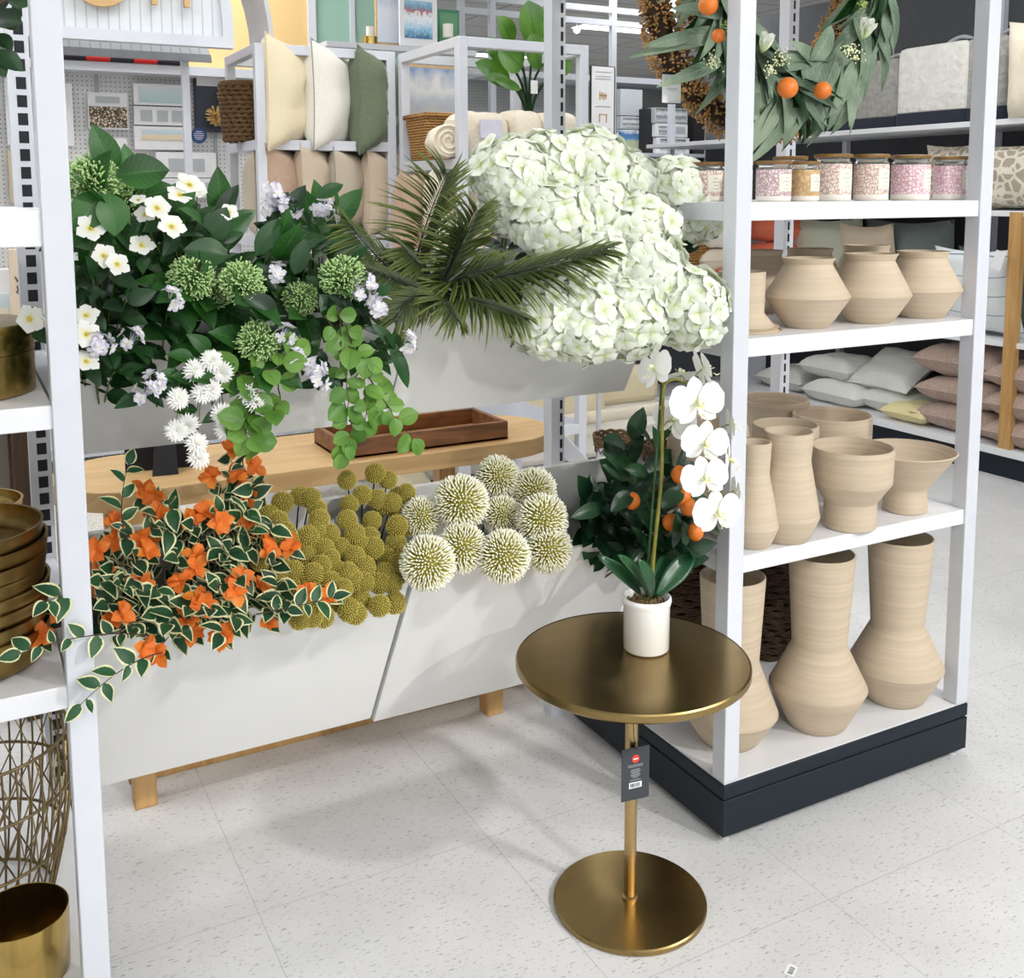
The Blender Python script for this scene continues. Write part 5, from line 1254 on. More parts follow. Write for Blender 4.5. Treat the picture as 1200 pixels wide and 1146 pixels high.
pbox('boxed_print','grey beige boxed frame with a pale landscape under the three stacked prints','picture frame',184,178,253,208,6.42,0.05,M['cardw'],parts=[('print',0.2,0.25,0.8,0.75,M['cardg'])])
pbox('boxed_print','white boxed frame just above the daisy and jasmine flowers at left','picture frame',188,209,253,232,6.42,0.05,M['cardw'],parts=[('print',0.55,0.2,0.9,0.8,M['cardg'])])
pbox('boxed_print','small white boxed print just under the leopard print','picture frame',105,161,149,173,6.42,0.05,M['cardw'])
pbox('boxed_print','tall white boxed print between the left post and slotted upright','picture frame',9,92,23,170,6.42,0.05,M['cardw'],parts=[('print',0.3,0.2,0.9,0.45,M['a_sea'])])
pbox('boxed_print','cream boxed print with stripes low beside the left slotted upright','picture frame',12,176,30,238,6.42,0.05,M['sand'])
pbox('boxed_print','white boxed print just right of the left front post','picture frame',70,97,84,171,6.42,0.05,M['cardw'])
nb = pbox('boxed_wall_decor','navy boxed wall decor with two gold coral bursts on the pegboard','wall decor',231,90,302,154,6.42,0.07,M['navybox'],parts=[('header_card',0.02,0.84,0.98,1.0,M['cardw'])])
M['coralgold'] = plain('gold_coral', (206,172,106), 0.5, 0.3)
for (x, y) in ((266,112),(253,136)):
    mb = MB(); c = at(x, y, 6.38)
    for p_ in sph(90):
        if p_.y < 0.4: mb.spike(V((0,0,0)), (p_+jit(.2)), 0.062, 0.004, r2=0.9)
    o = mb.build('coral_burst', M['coralgold'], nb, ang=180); o.location = c-V(nb.location)
bs = thing('round_sign', 'round dark blue paper sign hanging on the pegboard', 'sign', at(233,159,6.40))
MB().lathe([(0,0),(0.046,0),(0.046,0.003),(0,0.003)], n=32, M=Matrix.Rotation(PI/2,4,'X')).build('disc', plain('dark_blue_card', (30,62,112), 0.6), bs)
sl = MB()
for q, w in enumerate((.018,.028,.03,.026,.018)): sl.box((-w,-0.0045,0.022-0.011*q),(w,-0.003,0.025-0.011*q))
sl.build('print', M['cardw'], bs)
pp = at(218, 100, 4.9); po = MB().box((pp.x-0.016,4.9,0),(pp.x+0.016,4.93,2.30)).build('display_pole', M['white']); tag(po, 'thin white steel pole standing in front of the boxed prints', 'pole')
# --- arched sign
Ys = 4.6
a0 = at(60,44,Ys); a1 = at(273,44,Ys)
sg = thing('arched_sign', 'white beadboard arch sign with wooden letters at the top left', 'sign', (0,Ys,a0.z))
def arch_outline(xl, xr, z0, hs, n=24):
    r = (xr-xl)/2; c = (xl+xr)/2
    return [(xr, z0)] + [(c+r*math.cos(PI*i/n), hs+r*math.sin(PI*i/n)) for i in range(n+1)] + [(xl, z0)]
def extr(outl, ya, yb, name, mat, par, holes=None):
    k = len(outl); MB().add([(x,ya,z) for x,z in outl]+[(x,yb,z) for x,z in outl], [tuple(range(k)), tuple(range(2*k-1,k-1,-1))]+[(i,(i+1)%k,(i+1)%k+k,i+k) for i in range(k)]).build(name, mat, par, smooth=False)
W1 = a1.x
m_bead, nt_, b_ = new('grey_beadboard'); tcn = nd(nt_, 'ShaderNodeTexCoord'); spn = nd(nt_, 'ShaderNodeSeparateXYZ'); nt_.links.new(tcn.outputs['Object'], spn.inputs[0])
q_ = nd(nt_, 'ShaderNodeMath', operation='MULTIPLY'); nt_.links.new(spn.outputs['X'], q_.inputs[0]); q_.inputs[1].default_value = 24
f_ = nd(nt_, 'ShaderNodeMath', operation='FRACT'); nt_.links.new(q_.outputs[0], f_.inputs[0]); nt_.links.new(ramp(nt_, [(0.0,lin((170,176,182))),(0.1,lin((214,218,222))),(0.9,lin((214,218,222))),(1.0,lin((170,176,182)))], f_.outputs[0]), b_.inputs['Base Color']); b_.inputs['Roughness'].default_value = 0.6
extr(arch_outline(W1-1.28, W1-0.03, 0.03, 0.10), 0.01, 0.03, 'beadboard_panel', m_bead, sg)
ol = arch_outline(W1-1.31, W1, 0.0, 0.09); il = arch_outline(W1-1.27, W1-0.045, 0.045, 0.10); k = len(ol)
mb = MB().add([(x,-0.015,z) for x,z in ol]+[(x,-0.015,z) for x,z in il]+[(x,0.04,z) for x,z in ol]+[(x,0.04,z) for x,z in il],
   [(i,(i+1)%k,(i+1)%k+k,i+k) for i in range(k)]+[(i+2*k,i+3*k,(i+1)%k+3*k,(i+1)%k+2*k) for i in range(k)]+[(i,i+2*k,(i+1)%k+2*k,(i+1)%k) for i in range(k)]+[(i+k,(i+1)%k+k,(i+1)%k+3*k,i+3*k) for i in range(k)])
mb.build('border', M['white'], sg, smooth=False)
lt = wood('letter_wood', (196,158,104), (212,176,124))
for ch, x, sz in (('O', 118, 0.30), ('M', 199, 0.24)):
    lp = at(x, 8, Ys); o = text(ch, sz, (lp.x, -0.02, lp.z-a0.z), (PI/2,0,0), lt, sg, 'wooden_letter', 0.012, 'CENTER')
g2 = thing('beadboard_tray', 'grey wooden tray frame leaning under the arched sign', 'tray', (0,4.85,at(60,62,4.85).z))
xl, xr = at(40,62,4.85).x, at(247,62,4.85).x
MB().hexa([(xl,0,0),(xr,0,0),(xr,0.03,0),(xl,0.03,0),(xl,0.12,0.16),(xr,0.12,0.16),(xr,0.15,0.16),(xl,0.15,0.16)]).build('tray_back', m_bead, g2)
MB().hexa([(xl,-0.02,-0.005),(xr,-0.02,-0.005),(xr,0,-0.005),(xl,0,-0.005),(xl,-0.005,0.03),(xr,-0.005,0.03),(xr,0.015,0.03),(xl,0.015,0.03)]).build('tray_rim', M['greyprint'], g2)
# curved hoop band beside the sign
hb = thing('arch_hoop', 'wide pale grey curved hoop band beside the arched sign', 'display arch', (0,4.70,0))
r1p, r2p = at(319,47,4.70), at(308,0,4.70)
cxh, czh, RH = r1p.x-0.92, 2.198, 0.93
mb = MB(); vs = []; n = 30
for i in range(n+1):
    a = 0.02+(PI-0.04)*i/n
    for (r_, y_) in ((RH,0),(RH,0.34),(RH-0.02,0.34),(RH-0.02,0)): vs.append((cxh+r_*math.cos(a), y_, czh+r_*math.sin(a)))
fs = [(4*i+j,4*i+(j+1)%4,4*i+4+(j+1)%4,4*i+4+j) for i in range(n) for j in range(4)] + [(0,1,2,3),(4*n+3,4*n+2,4*n+1,4*n)]
M['hoop'] = plain('brushed_pale_grey', (196,196,196), 0.5, 0.2, var=0.05, scale=8)
mb.add(vs, fs).build('band', M['hoop'], hb, ang=50)
MB().box((cxh-RH,0.02,0),(cxh-RH+0.03,0.30,czh+0.02)).build('leg', M['hoop'], hb)

# --- tube racks
def rack(label, xa, xb, ya, yb, zt, shelves, T=0.042):
    t = thing('tube_rack', label, 'shelf unit', (xa, ya, 0)); w, d = xb-xa, yb-ya
    for x in (0, w-T):
        for y in (0, d-T): MB().box((x,y,0),(x+T,y+T,zt)).build('post', M['white'], t, bevel=0.002)
    for z in [zt]:
        for y in (0, d-T): MB().box((T-0.001,y,z-T),(w-T+0.001,y+T,z-0.0005)).build('rail', M['white'], t, bevel=0.002)
        for x in (0, w-T): MB().box((x,T-0.001,z-T),(x+T,d-T+0.001,z-0.0005)).build('rail', M['white'], t, bevel=0.002)
    for z in shelves: MB().box((0.001,0.001,z-0.045),(w-0.001,d-0.001,z)).build('shelf', M['white'], t, bevel=0.002)
    return t
rack('white tube rack holding upright pillows at the back', 1.237, 1.90, 4.684, 5.25, 2.215, [1.795, 1.36, 0.5])
rack('white tube rack in front with rolled blankets and potted plant', 1.904, 2.541, 4.0, 4.66, 2.20, [1.70, 1.2, 0.5])
def up_pillow(label, px, Y, zs, w, h, T, mat, rz, **k):
    c = at(px, 150, Y); return pillow(label, (c.x, Y, zs+h/2*0.99), w, h, T, mat, 0, 0, rz, **k)
up_pillow('pale yellow cotton pillow standing at the left of the rack top shelf', 339, 4.82, 1.795-0.05, 0.44, 0.52, 0.21, M['cream'], 0.85)
up_pillow('off white pillow with dark piping standing in the middle of the rack top shelf', 389, 4.82, 1.795-0.045, 0.44, 0.50, 0.21, M['offwhite'], 0.85, pipe=M['greyprint'])
sg_ = up_pillow('sage green pillow with stitched bands standing at the right of the rack top shelf', 440, 4.82, 1.795-0.06, 0.44, 0.50, 0.21, sage_band(), 0.85)
up_pillow('folded blush velvet pillow leftmost on the lower rack shelf', 333, 4.83, 1.36, 0.40, 0.42, 0.17, M['blush'], 0.85)
up_pillow('sand linen pillow second from the left on the lower rack shelf', 372, 4.83, 1.36, 0.40, 0.43, 0.17, M['sand'], 0.85)
up_pillow('greige linen pillow third from the left on the lower rack shelf', 409, 4.83, 1.36, 0.40, 0.41, 0.17, M['greige'], 0.85, pipe=M['greyprint'])
tp_ = up_pillow('cream pillow with tassel on the lower rack shelf by the palm frond', 447, 4.83, 1.35, 0.40, 0.42, 0.17, M['sand'], 0.85)
up_pillow('dusty beige pillow behind the tall palm frond', 481, 4.25, 1.245, 0.32, 0.41, 0.14, M['blush'], 0.9)
up_pillow('pale sand pillow beside the tall palm frond tip', 514, 4.22, 1.245, 0.34, 0.42, 0.14, M['ivoryp'], 1.0)
up_pillow('pale blush pillow under the rolled blankets', 560, 4.2, 1.245, 0.34, 0.38, 0.14, M['sand'], 0.9)
up_pillow('pale grey pillow mostly hidden behind the rack left post', 302, 4.95, 1.36, 0.36, 0.40, 0.14, M['greige'], 1.2)
sq = basket('square_basket', 'brown seagrass basket on the left end of the pillow rack', at(285,150,5.0).x, 4.99, 1.797, 0.085, 0.10, 0.27, M['seagrass'])
# brass candle holder and frames on the ledge
chd = thing('candle_holder', 'brass candle holder with a cream pillar candle behind the pillow rack', 'candle holder', at(434,53,5.6))
MB().lathe([(0,0),(0.042,0),(0.042,0.045),(0,0.045)], n=32).build('base', M['gold'], chd); MB().lathe([(0,0.045),(0.022,0.045),(0.022,0.10),(0,0.102)], n=24).build('pillar_candle', M['wax'], chd)
ld = thing('wall_ledge', 'narrow white ledge under the snow scene pictures', 'shelf', (0,5.55,at(434,53,5.6).z)); MB().box((1.85,-0.02,-0.03),(2.75,0.25,-0.001)).build('board', M['white'], ld)
MB().box((1.9,0.10,-2.5),(1.94,0.14,-0.03)).build('bracket_post', M['white'], ld)
MB().box((2.6,0.10,-2.5),(2.64,0.14,-0.03)).build('bracket_post', M['white'], ld)
pbox('picture_frame','pale snow scene picture in a blond wood frame','picture frame',441,-12,470,52,5.70,0.02,M['oak'],parts=[('print',0.05,0.05,0.95,0.97,M['a_snow2'])])
pbox('picture_frame','snowy skating scene picture in a white frame','picture frame',469,-10,512,53,5.62,0.02,M['cardw'],parts=[('print',0.12,0.15,0.86,0.85,M['a_snow'])])
gbx = pbox('shadow_box','deep green shadow box with a white candle','wall decor',513,10,538,53,5.66,0.10,plain('deep_green', (60,124,92), 0.5),parts=[('green_back',0.1,0.1,0.9,0.9,plain('mid_green', (96,150,110), 0.6))])
cd_ = thing('pillar_candle','white pillar candle in front of the green shadow box','candle', at(525,44,5.60)); MB().lathe([(0,0),(0.03,0),(0.03,0.075),(0,0.077)], n=24).build('wax', M['wax'], cd_)
# rack 2 goods
pbox('canvas_print','large cloudy sky canvas in a light wood frame behind the wicker basket','picture frame',476,75,546,180,4.90,0.03,M['oak'],parts=[('print',0.03,0.02,0.97,0.97,M['a_cloud'])])
wk = thing('wicker_basket', 'honey wicker basket behind the rolled cream blanket', 'basket', (at(530,150,4.42).x, 4.47, 1.702))
hx, hy, hz = 0.165, 0.12, 0.20
MB().hexa([(-hx*.85,-hy*.85,0),(hx*.85,-hy*.85,0),(hx*.85,hy*.85,0),(-hx*.85,hy*.85,0),(-hx,-hy,hz),(hx,-hy,hz),(hx,hy,hz),(-hx,hy,hz)]).build('woven_body', M['wicker'], wk, bevel=0.01)
MB().tube([(-hx,-hy,hz),(hx,-hy,hz),(hx,hy,hz),(-hx,hy,hz),(-hx,-hy,hz)], 0.012, 8).build('rim', M['wicker'], wk, ang=180)
def roll(label, px, Y, r, ln, z, mat, rz, name='rolled_blanket', card=False, sx=1.0):
    t = thing(name, label, 'blanket', (at(px,150,Y).x, Y, z), rz); pts = []
    prof = [];  n = 90
    for i in range(n+1):
        a = i/n*2*PI*2.6; rr = r*(0.18+0.82*i/n); prof.append((rr*math.cos(a)*sx, rr*math.sin(a)+r))
    # solid outer hull plus spiral lip on the ends
    mb = MB(); hull = [(r*math.cos(2*PI*i/36)*sx*(1+.03*math.sin(5*i)), r+r*math.sin(2*PI*i/36)*(1 if math.sin(2*PI*i/36) > -0.8 else .98)) for i in range(36)]
    L_ = [(-ln/2, .93), (-ln/2+0.015, 1.0), (0, 1.02), (ln/2-0.015, 1.0), (ln/2, .93)]
    vs = [(x*s, y, (z_-r)*s+r) for y, s in L_ for x, z_ in hull]
    fs = [(i*36+j, i*36+(j+1)%36, (i+1)*36+(j+1)%36, (i+1)*36+j) for i in range(4) for j in range(36)] + [tuple(range(36)), tuple(4*36+j for j in range(35,-1,-1))]
    mb.add(vs, fs).build('roll', mat, t, ang=50)
    for y in (-ln/2-0.003,):
        MB().tube([(x*0.95, y, z_) for x, z_ in prof], 0.0055, 6).build('spiral_edge', mat, t, ang=180)
    if card: MB().box((r*sx+0.004, -0.06, r*0.75), (r*sx+0.006, 0.05, r*1.5)).build('paper_card', M['cardw'], t)
    return t
roll('rolled cream blanket showing its spiral end on the front rack', 521, 4.16, 0.072, 0.20, 1.701, M['ivoryp'], -0.25)
def folded(label, px0, px1, ytop, Y, z, mat, card):
    a, b_ = at(px0,150,Y).x, at(px1,150,Y).x; h = at(px0,ytop,Y).z - z; w = b_-a
    t = thing('folded_blanket', label, 'blanket', ((a+b_)/2, Y, z)); mb = MB(); n = 20; vs = []
    for i in range(n+1):
        u_ = -1+2*i/n
        for j in range(24):
            an = 2*PI*j/24; e = 0.55
            cx_ = math.copysign(abs(math.cos(an))**e, math.cos(an)); cz_ = math.copysign(abs(math.sin(an))**e, math.sin(an))
            s_ = (1-abs(u_)**5*0.35)*(1+0.05*noise.noise(V((u_*3, j*.4, px0))))
            vs.append((u_*w/2, 0.13+cx_*0.13*s_, h/2+cz_*h/2*(s_ if cz_ > 0 else 1)))
    fs = [(i*24+j, i*24+(j+1)%24, (i+1)*24+(j+1)%24, (i+1)*24+j) for i in range(n) for j in range(24)] + [tuple(range(24)), tuple(n*24+j for j in range(23,-1,-1))]
    mb.add(vs, fs).build('folds', mat, t, ang=70)
    if card: 
        MB().box((-0.045,-0.012,h*0.42),(0.06,-0.008,h*0.80)).build('paper_card', plain('lilac_card', (214,212,226), 0.5), t)
        MB().box((-0.02,-0.010,0.002),(0.02,-0.006,h*0.42)).build('ribbon', M['offwhite'], t)
    return t
folded('folded cream blanket with a white paper card on the front rack', 543, 601, 128, 4.08, 1.701, M['ivoryp'], True)
folded('folded cream blanket behind the slotted upright on the front rack', 603, 641, 127, 4.09, 1.701, M['ivoryp'], False)
folded('ribbed cream blanket at the right end of the front rack', 643, 684, 129, 4.08, 1.701, M['ivoryp'], False)
# fiddle plant
fp = thing('potted_fiddle_leaf', 'artificial plant with big round green leaves on the front rack', 'potted plant', (at(622,150,4.42).x, 4.44, 1.701))
MB().lathe([(0,0),(0.05,0),(0.06,0.09),(0.055,0.09),(0.05,0.08),(0,0.08)], n=32).build('pot', M['ceramic'], fp)
st = MB(); lv = MB(); b0 = V(fp.location)+V((0,0,0.08))
for (bx_, by_, tx_, ty_, w, Y) in ((626,55,626,3,0.19,4.42),(600,52,590,20,0.12,4.44),(598,78,574,46,0.11,4.38),(598,95,565,72,0.10,4.36),(612,80,590,55,0.15,4.34),(632,82,628,42,0.15,4.35),(600,100,575,88,0.07,4.3),(648,92,664,60,0.12,4.45),(640,95,652,108,0.06,4.35),(610,105,585,92,0.05,4.28)):
    a = at(bx_,by_,Y); e_ = at(tx_,ty_,Y-0.04); lv.leaf(a, e_-a, V((0.1,-0.95,0.2))+jit(.15), (e_-a).length*1.05, w, 0.2, 0.08, 0.5, 0.55, 10, 3)
    st.tube(bez(b0, V((b0.x,b0.y,a.z-0.05)), a, 8), 0.006, 6)
off(st, fp.location).build('stems', M['g_dark'], fp, ang=180); off(lv, fp.location).build('leaves', M['g_fig'], fp, ang=180)
tg2 = thing('price_tag', 'small white tag hanging on the big leafed artificial plant', 'tag', at(626,102,4.25)); MB().box((-0.018,-0.001,-0.03),(0.018,0.001,0.03)).build('card', M['cardw'], tg2)
# furniture sign
fs_ = pbox('furniture_sign','tall white sign with three small furniture pictures','sign',693,77,720,178,4.55,0.012,M['cardw'])
W_ = at(720,100,4.55).x-at(693,100,4.55).x; H_ = at(693,77,4.55).z-at(693,178,4.55).z
M['chairart'] = plain('ochre_print', (200,158,96), 0.6)
eg = MB().box((-W_/2-0.003,-0.001,0),(-W_/2,0.013,H_)).box((W_/2,-0.001,0),(W_/2+0.003,0.013,H_)).box((-W_/2,-0.001,H_),(W_/2,0.013,H_+0.003)); eg.build('black_edge', M['ink'], fs_)
for cz_, kind in ((0.66,0),(0.40,1),(0.14,2)):
    mb = MB(); z_ = H_*cz_; y_ = -0.003
    if kind == 0:
        for k in range(4): mb.box((-0.022+0.012*k,y_,z_-0.02+0.004*(k%2)),(-0.017+0.012*k,-0.0008,z_+0.02-0.003*k))
        mb.box((-0.022,y_,z_-0.002),(0.022,-0.0008,z_+0.004))
    if kind == 1:
        mb.box((-0.024,y_,z_-0.022),(-0.018,-0.0008,z_+0.02)); mb.box((0.018,y_,z_-0.022),(0.024,-0.0008,z_+0.02)); mb.box((-0.024,y_,z_+0.016),(0.024,-0.0008,z_+0.02))
    if kind == 2:
        mb.box((-0.018,y_,z_+0.012),(0.018,-0.0008,z_+0.017)); mb.hexa([(-0.019,y_,z_-0.028),(-0.016,y_,z_-0.028),(-0.016,-0.0008,z_-0.028),(-0.019,-0.0008,z_-0.028),(-0.014,y_,z_+0.012),(-0.011,y_,z_+0.012),(-0.011,-0.0008,z_+0.012),(-0.014,-0.0008,z_+0.012)]); mb.hexa([(0.016,y_,z_-0.028),(0.019,y_,z_-0.028),(0.019,-0.0008,z_-0.028),(0.016,-0.0008,z_-0.028),(0.011,y_,z_+0.012),(0.014,y_,z_+0.012),(0.014,-0.0008,z_+0.012),(0.011,-0.0008,z_+0.012)])
    mb.build('furniture_picture', M['chairart'], fs_, smooth=False)
tl = MB()
for cz_ in (0.93,0.88,0.85,0.53,0.27,0.03): tl.box((-W_*0.33,-0.002,H_*cz_),(W_*0.33,-0.0008,H_*cz_+0.003))
tl.build('print', M['greyprint'], fs_)
MB().box((-0.01,0.013,-at(693,178,4.55).z),(0.01,0.03,0.3)).build('stand', M['white'], fs_)
# white steel frame bay behind
fr_ = thing('steel_frame', 'tall white steel display frame rising to the ceiling behind the racks', 'display frame', (0,7.0,0))
for x in (at(542,50,7.0).x, at(578,50,7.0).x, at(720,50,7.0).x, at(790,50,7.0).x): MB().box((x-0.022,0,0),(x+0.022,0.045,CEIL-0.02)).build('post', M['white'], fr_)
for (x_, y_) in ((640,20),(640,4),(640,88)):
    z_ = at(x_, y_, 7.0).z; MB().box((at(538,20,7.0).x,0.005,z_-0.022),(at(790,20,7.0).x,0.04,z_+0.022)).build('rail', M['white'], fr_)
# goods bay in the middle distance
by = thing('pegboard_bay', 'grey pegboard bay with framed art in the middle distance', 'shelving', (0,8.2,0))
xa, xb = at(548,100,8.2).x, at(850,100,8.2).x
MB().box((xa,0,0),(xb,0.03,at(640,98,8.2).z)).build('pegboard', peg('grey_pegboard', (150,150,148), (90,92,96), 0.0254), by)
MB().box((xa,-0.35,at(640,98,8.2).z),(xb,0.03,at(640,98,8.2).z+0.05)).build('top_ledge', M['cardg'], by)
MB().box((xa,-0.72,at(780,181,7.7).z-0.03),(xb,0.0,at(780,181,7.7).z)).build('shelf', M['white'], by); MB().box((xa,-0.40,1.36),(xb,0.0,1.40)).build('shelf', M['white'], by); MB().box((xa,-0.40,0.5),(xb,0.0,0.54)).build('shelf', M['white'], by)
pbox('boxed_print','plain grey boxed canvas behind the furniture sign, top of three','picture frame',727,104,753,135,7.75,0.06,M['cardg'])
pbox('boxed_print','boxed line drawing print, middle of three behind the furniture sign','picture frame',727,136,754,151,7.75,0.06,M['cardg'],parts=[('print',0.1,0.15,0.9,0.85,M['a_room'])])
pbox('boxed_print','boxed landscape print with blue sky, lowest of three behind the furniture sign','picture frame',727,152,756,180,7.75,0.06,M['a_field'])
pbox('boxed_shelf_kit','dark boxed goods with room photo, left, behind the wreath tag','boxed goods',767,126,806,144,7.6,0.15,M['cardg'],parts=[('print',0.05,0.1,0.95,0.95,M['a_room'])])
pbox('boxed_shelf_kit','boxed goods with small drawings under the room photo box','boxed goods',768,144.5,806,160,7.6,0.15,M['cardw'],parts=[('print',0.1,0.2,0.5,0.8,M['a_room']),('print',0.62,0.3,0.9,0.8,M['cardg'])])
pbox('boxed_shelf_kit','boxed white side table set below the drawings box','boxed goods',769,161,808,180,7.6,0.15,M['cardw'],parts=[('print',0.12,0.2,0.88,0.92,M['a_room'])])
pbox('dark_panel_display','narrow black upright box left of the boxed goods','boxed goods',756,127,766,182,7.65,0.15,M['ink'])
pbox('dark_panel_display','narrow black upright box right of the boxed goods','boxed goods',812,135,826,190,7.65,0.15,M['ink'])
pillow('white crumpled pillow in the middle distance beside the right front post', at(835,160,7.75), 0.34, 0.50, 0.2, M['offwhite'], 0, 0, 0.2)
for i, (x, y) in enumerate(((676,35),(709,28),(722,28),(731,20),(718,67))):
    p = at(x, y, 9.5); t = thing('track_light', ['small bright track lamp above the front rack plant','small bright track lamp, second in the row over the frame','small bright track lamp, third in the row over the frame','small bright track lamp at the end of the row beside the wreath','single bright globe lamp low beside the wreath'][i], 'lamp', p)
    mb = MB(); ball(mb, (0,0,0), 0.036, 0, 16, 10); mb.build('bulb', glow('lamp_white', (255,252,245), 6.0) if i == 0 else bpy.data.materials['lamp_white'], t, ang=180)
    MB().tube([(0,0,0.05),(0,0,CEIL-p.z)], 0.012, 6).build('rod', M['white'], t)

# --- gondola with pillows on the right
XG = 5.0
gd = thing('pillow_gondola', 'long white gondola full of pillows across the right aisle', 'shelving', (XG,0,0))
MB().box((0.02,2.4,0),(0.62,7.0,0.125)).build('toe_kick', M['plinth'], gd)
MB().box((-0.02,2.4,0.125),(0.62,7.0,0.165)).build('base_shelf', M['white2'], gd)
MB().box((0.60,2.4,0.165),(0.64,7.0,2.9)).build('back_panel', M['darkpanel'], gd)
for z_ in (0.748, 1.452, 1.94): MB().box((0.0,2.4,z_-0.03),(0.60,7.0,z_)).build('shelf', M['white2'], gd, bevel=0.002)
for y in (3.0, 4.2, 5.4, 6.6): MB().box((0.56,y,0.16),(0.605,y+0.04,2.9)).build('upright', M['white'], gd)
def gx(px, py, X): return atx(px, py, X)
def gpil(label, px, py, X, w, h, T, mat, rx=PI/2, ry=0.0, rz=PI/2, z=None, **k):
    c = gx(px, py, X)
    if z is not None: c.z = z
    return pillow(label, c, w, h, T, mat, rx, ry, rz, **k)
ZB = 0.165
gpil('white woven pillow at the back left of the bottom gondola shelf with a tassel', 935, 437, 5.3, 0.46, 0.42, 0.17, M['whitep'], z=ZB+0.075)
gpil('white tufted pillow lying atop the pile behind the clay bowls', 988, 425, 5.28, 0.46, 0.42, 0.16, M['whitep'], z=ZB+0.22, ry=0.0)
gpil('white textured pillow with tassels at the front of the bottom shelf', 995, 455, 5.22, 0.50, 0.42, 0.17, M['whitep'], z=ZB+0.075)
gpil('ribbed white pillow leaning on the pile on the bottom shelf', 1050, 420, 5.3, 0.50, 0.42, 0.14, M['whitep'], rx=PI/2-0.5, z=ZB+0.26)
gpil('white pillow under the ribbed pillow on the bottom shelf', 1058, 448, 5.3, 0.46, 0.40, 0.15, M['whitep'], z=ZB+0.075)
gpil('pale yellow pillow at the front of the bottom shelf beside the taupe stack', 1078, 476, 5.18, 0.34, 0.36, 0.12, M['yellowp'], z=ZB+0.055)
for i, (px, lb) in enumerate(((1150,'lowest'),(1150,'middle'),(1146,'topmost'))):
    gpil('taupe melange pillow beside the oak post, %s of the stack' % lb, px, 450, 5.25, 0.62, 0.46, 0.17 if i < 2 else 0.20, M['taupe'], z=ZB+0.08+0.155*i+ (0.02 if i == 2 else 0), group='taupe pillow stack')
for i in range(3):
    gpil('taupe melange pillow right of the oak post, %s of the stack' % ('lowest','middle','topmost')[i], 1225, 480, 5.2, 0.5, 0.46, 0.17, M['taupe'], z=ZB+0.08+0.155*i, group='taupe pillow stack')
Z2 = 0.748
def lean(label, px, X, w, h, T, mat, tilt=0.25, z0=Z2, rz=PI/2, **k):
    c = gx(px, 300, X); c.z = z0 + h/2*math.cos(tilt)
    return pillow(label, c, w, h, T, mat, -tilt, 0, rz, **k)
lean('large blue grey slub pillow at the back of the second gondola shelf', 1072, 5.42, 0.70, 0.66, 0.16, M['bluegrey'])
lean('cream pillow with fine dark stripes leaning on the second gondola shelf', 1108, 5.22, 0.50, 0.46, 0.14, M['stripe2'], 0.3)
lean('white pillow with blue stripes and a white hang tag leaning on the second shelf', 1150, 5.1, 0.50, 0.52, 0.15, M['stripe1'], 0.3)
lean('grey green pillow behind the blue striped pillow on the second shelf', 1185, 5.4, 0.62, 0.50, 0.15, M['bluegrey'])
lean('small beige pillow with a dark tab on the second gondola shelf', 1022, 5.3, 0.46, 0.63, 0.13, M['sand'])
lean('large pale sage pillow on the second gondola shelf', 972, 5.36, 0.72, 0.66, 0.15, M['paleg'])
for i, (z_, lb) in enumerate(((Z2+0.36,'lower'),(Z2+0.55,'upper'))):
    gpil('coral fringed pillow, %s of two behind the left squat pots' % lb, 915, 280, 5.3, 0.55, 0.45, 0.19, M['coral'], z=z_)
ht = thing('price_tag', 'white hang tag on the blue striped pillow', 'tag', gx(1170, 305, 4.93)); MB().box((-0.001,-0.03,-0.05),(0.001,0.03,0.05)).build('card', M['cardw'], ht); ht.rotation_euler = (0.3,0,0)
lean('taupe pillow with white leaf pattern right of the right post', 1185, 5.12, 0.60, 0.36, 0.2, M['pattern'], 0.05, 1.452)
lean('patterned taupe pillow behind the pink candles', 1118, 5.2, 0.42, 0.38, 0.16, M['pattern'], 0.1, 1.452)
lean('dark green patterned pillow behind the candle lids', 1030, 5.35, 0.5, 0.30, 0.14, floral('dark_green_pattern', (44,70,60), (96,130,110), 20, 0.05), 0.7, 1.452)
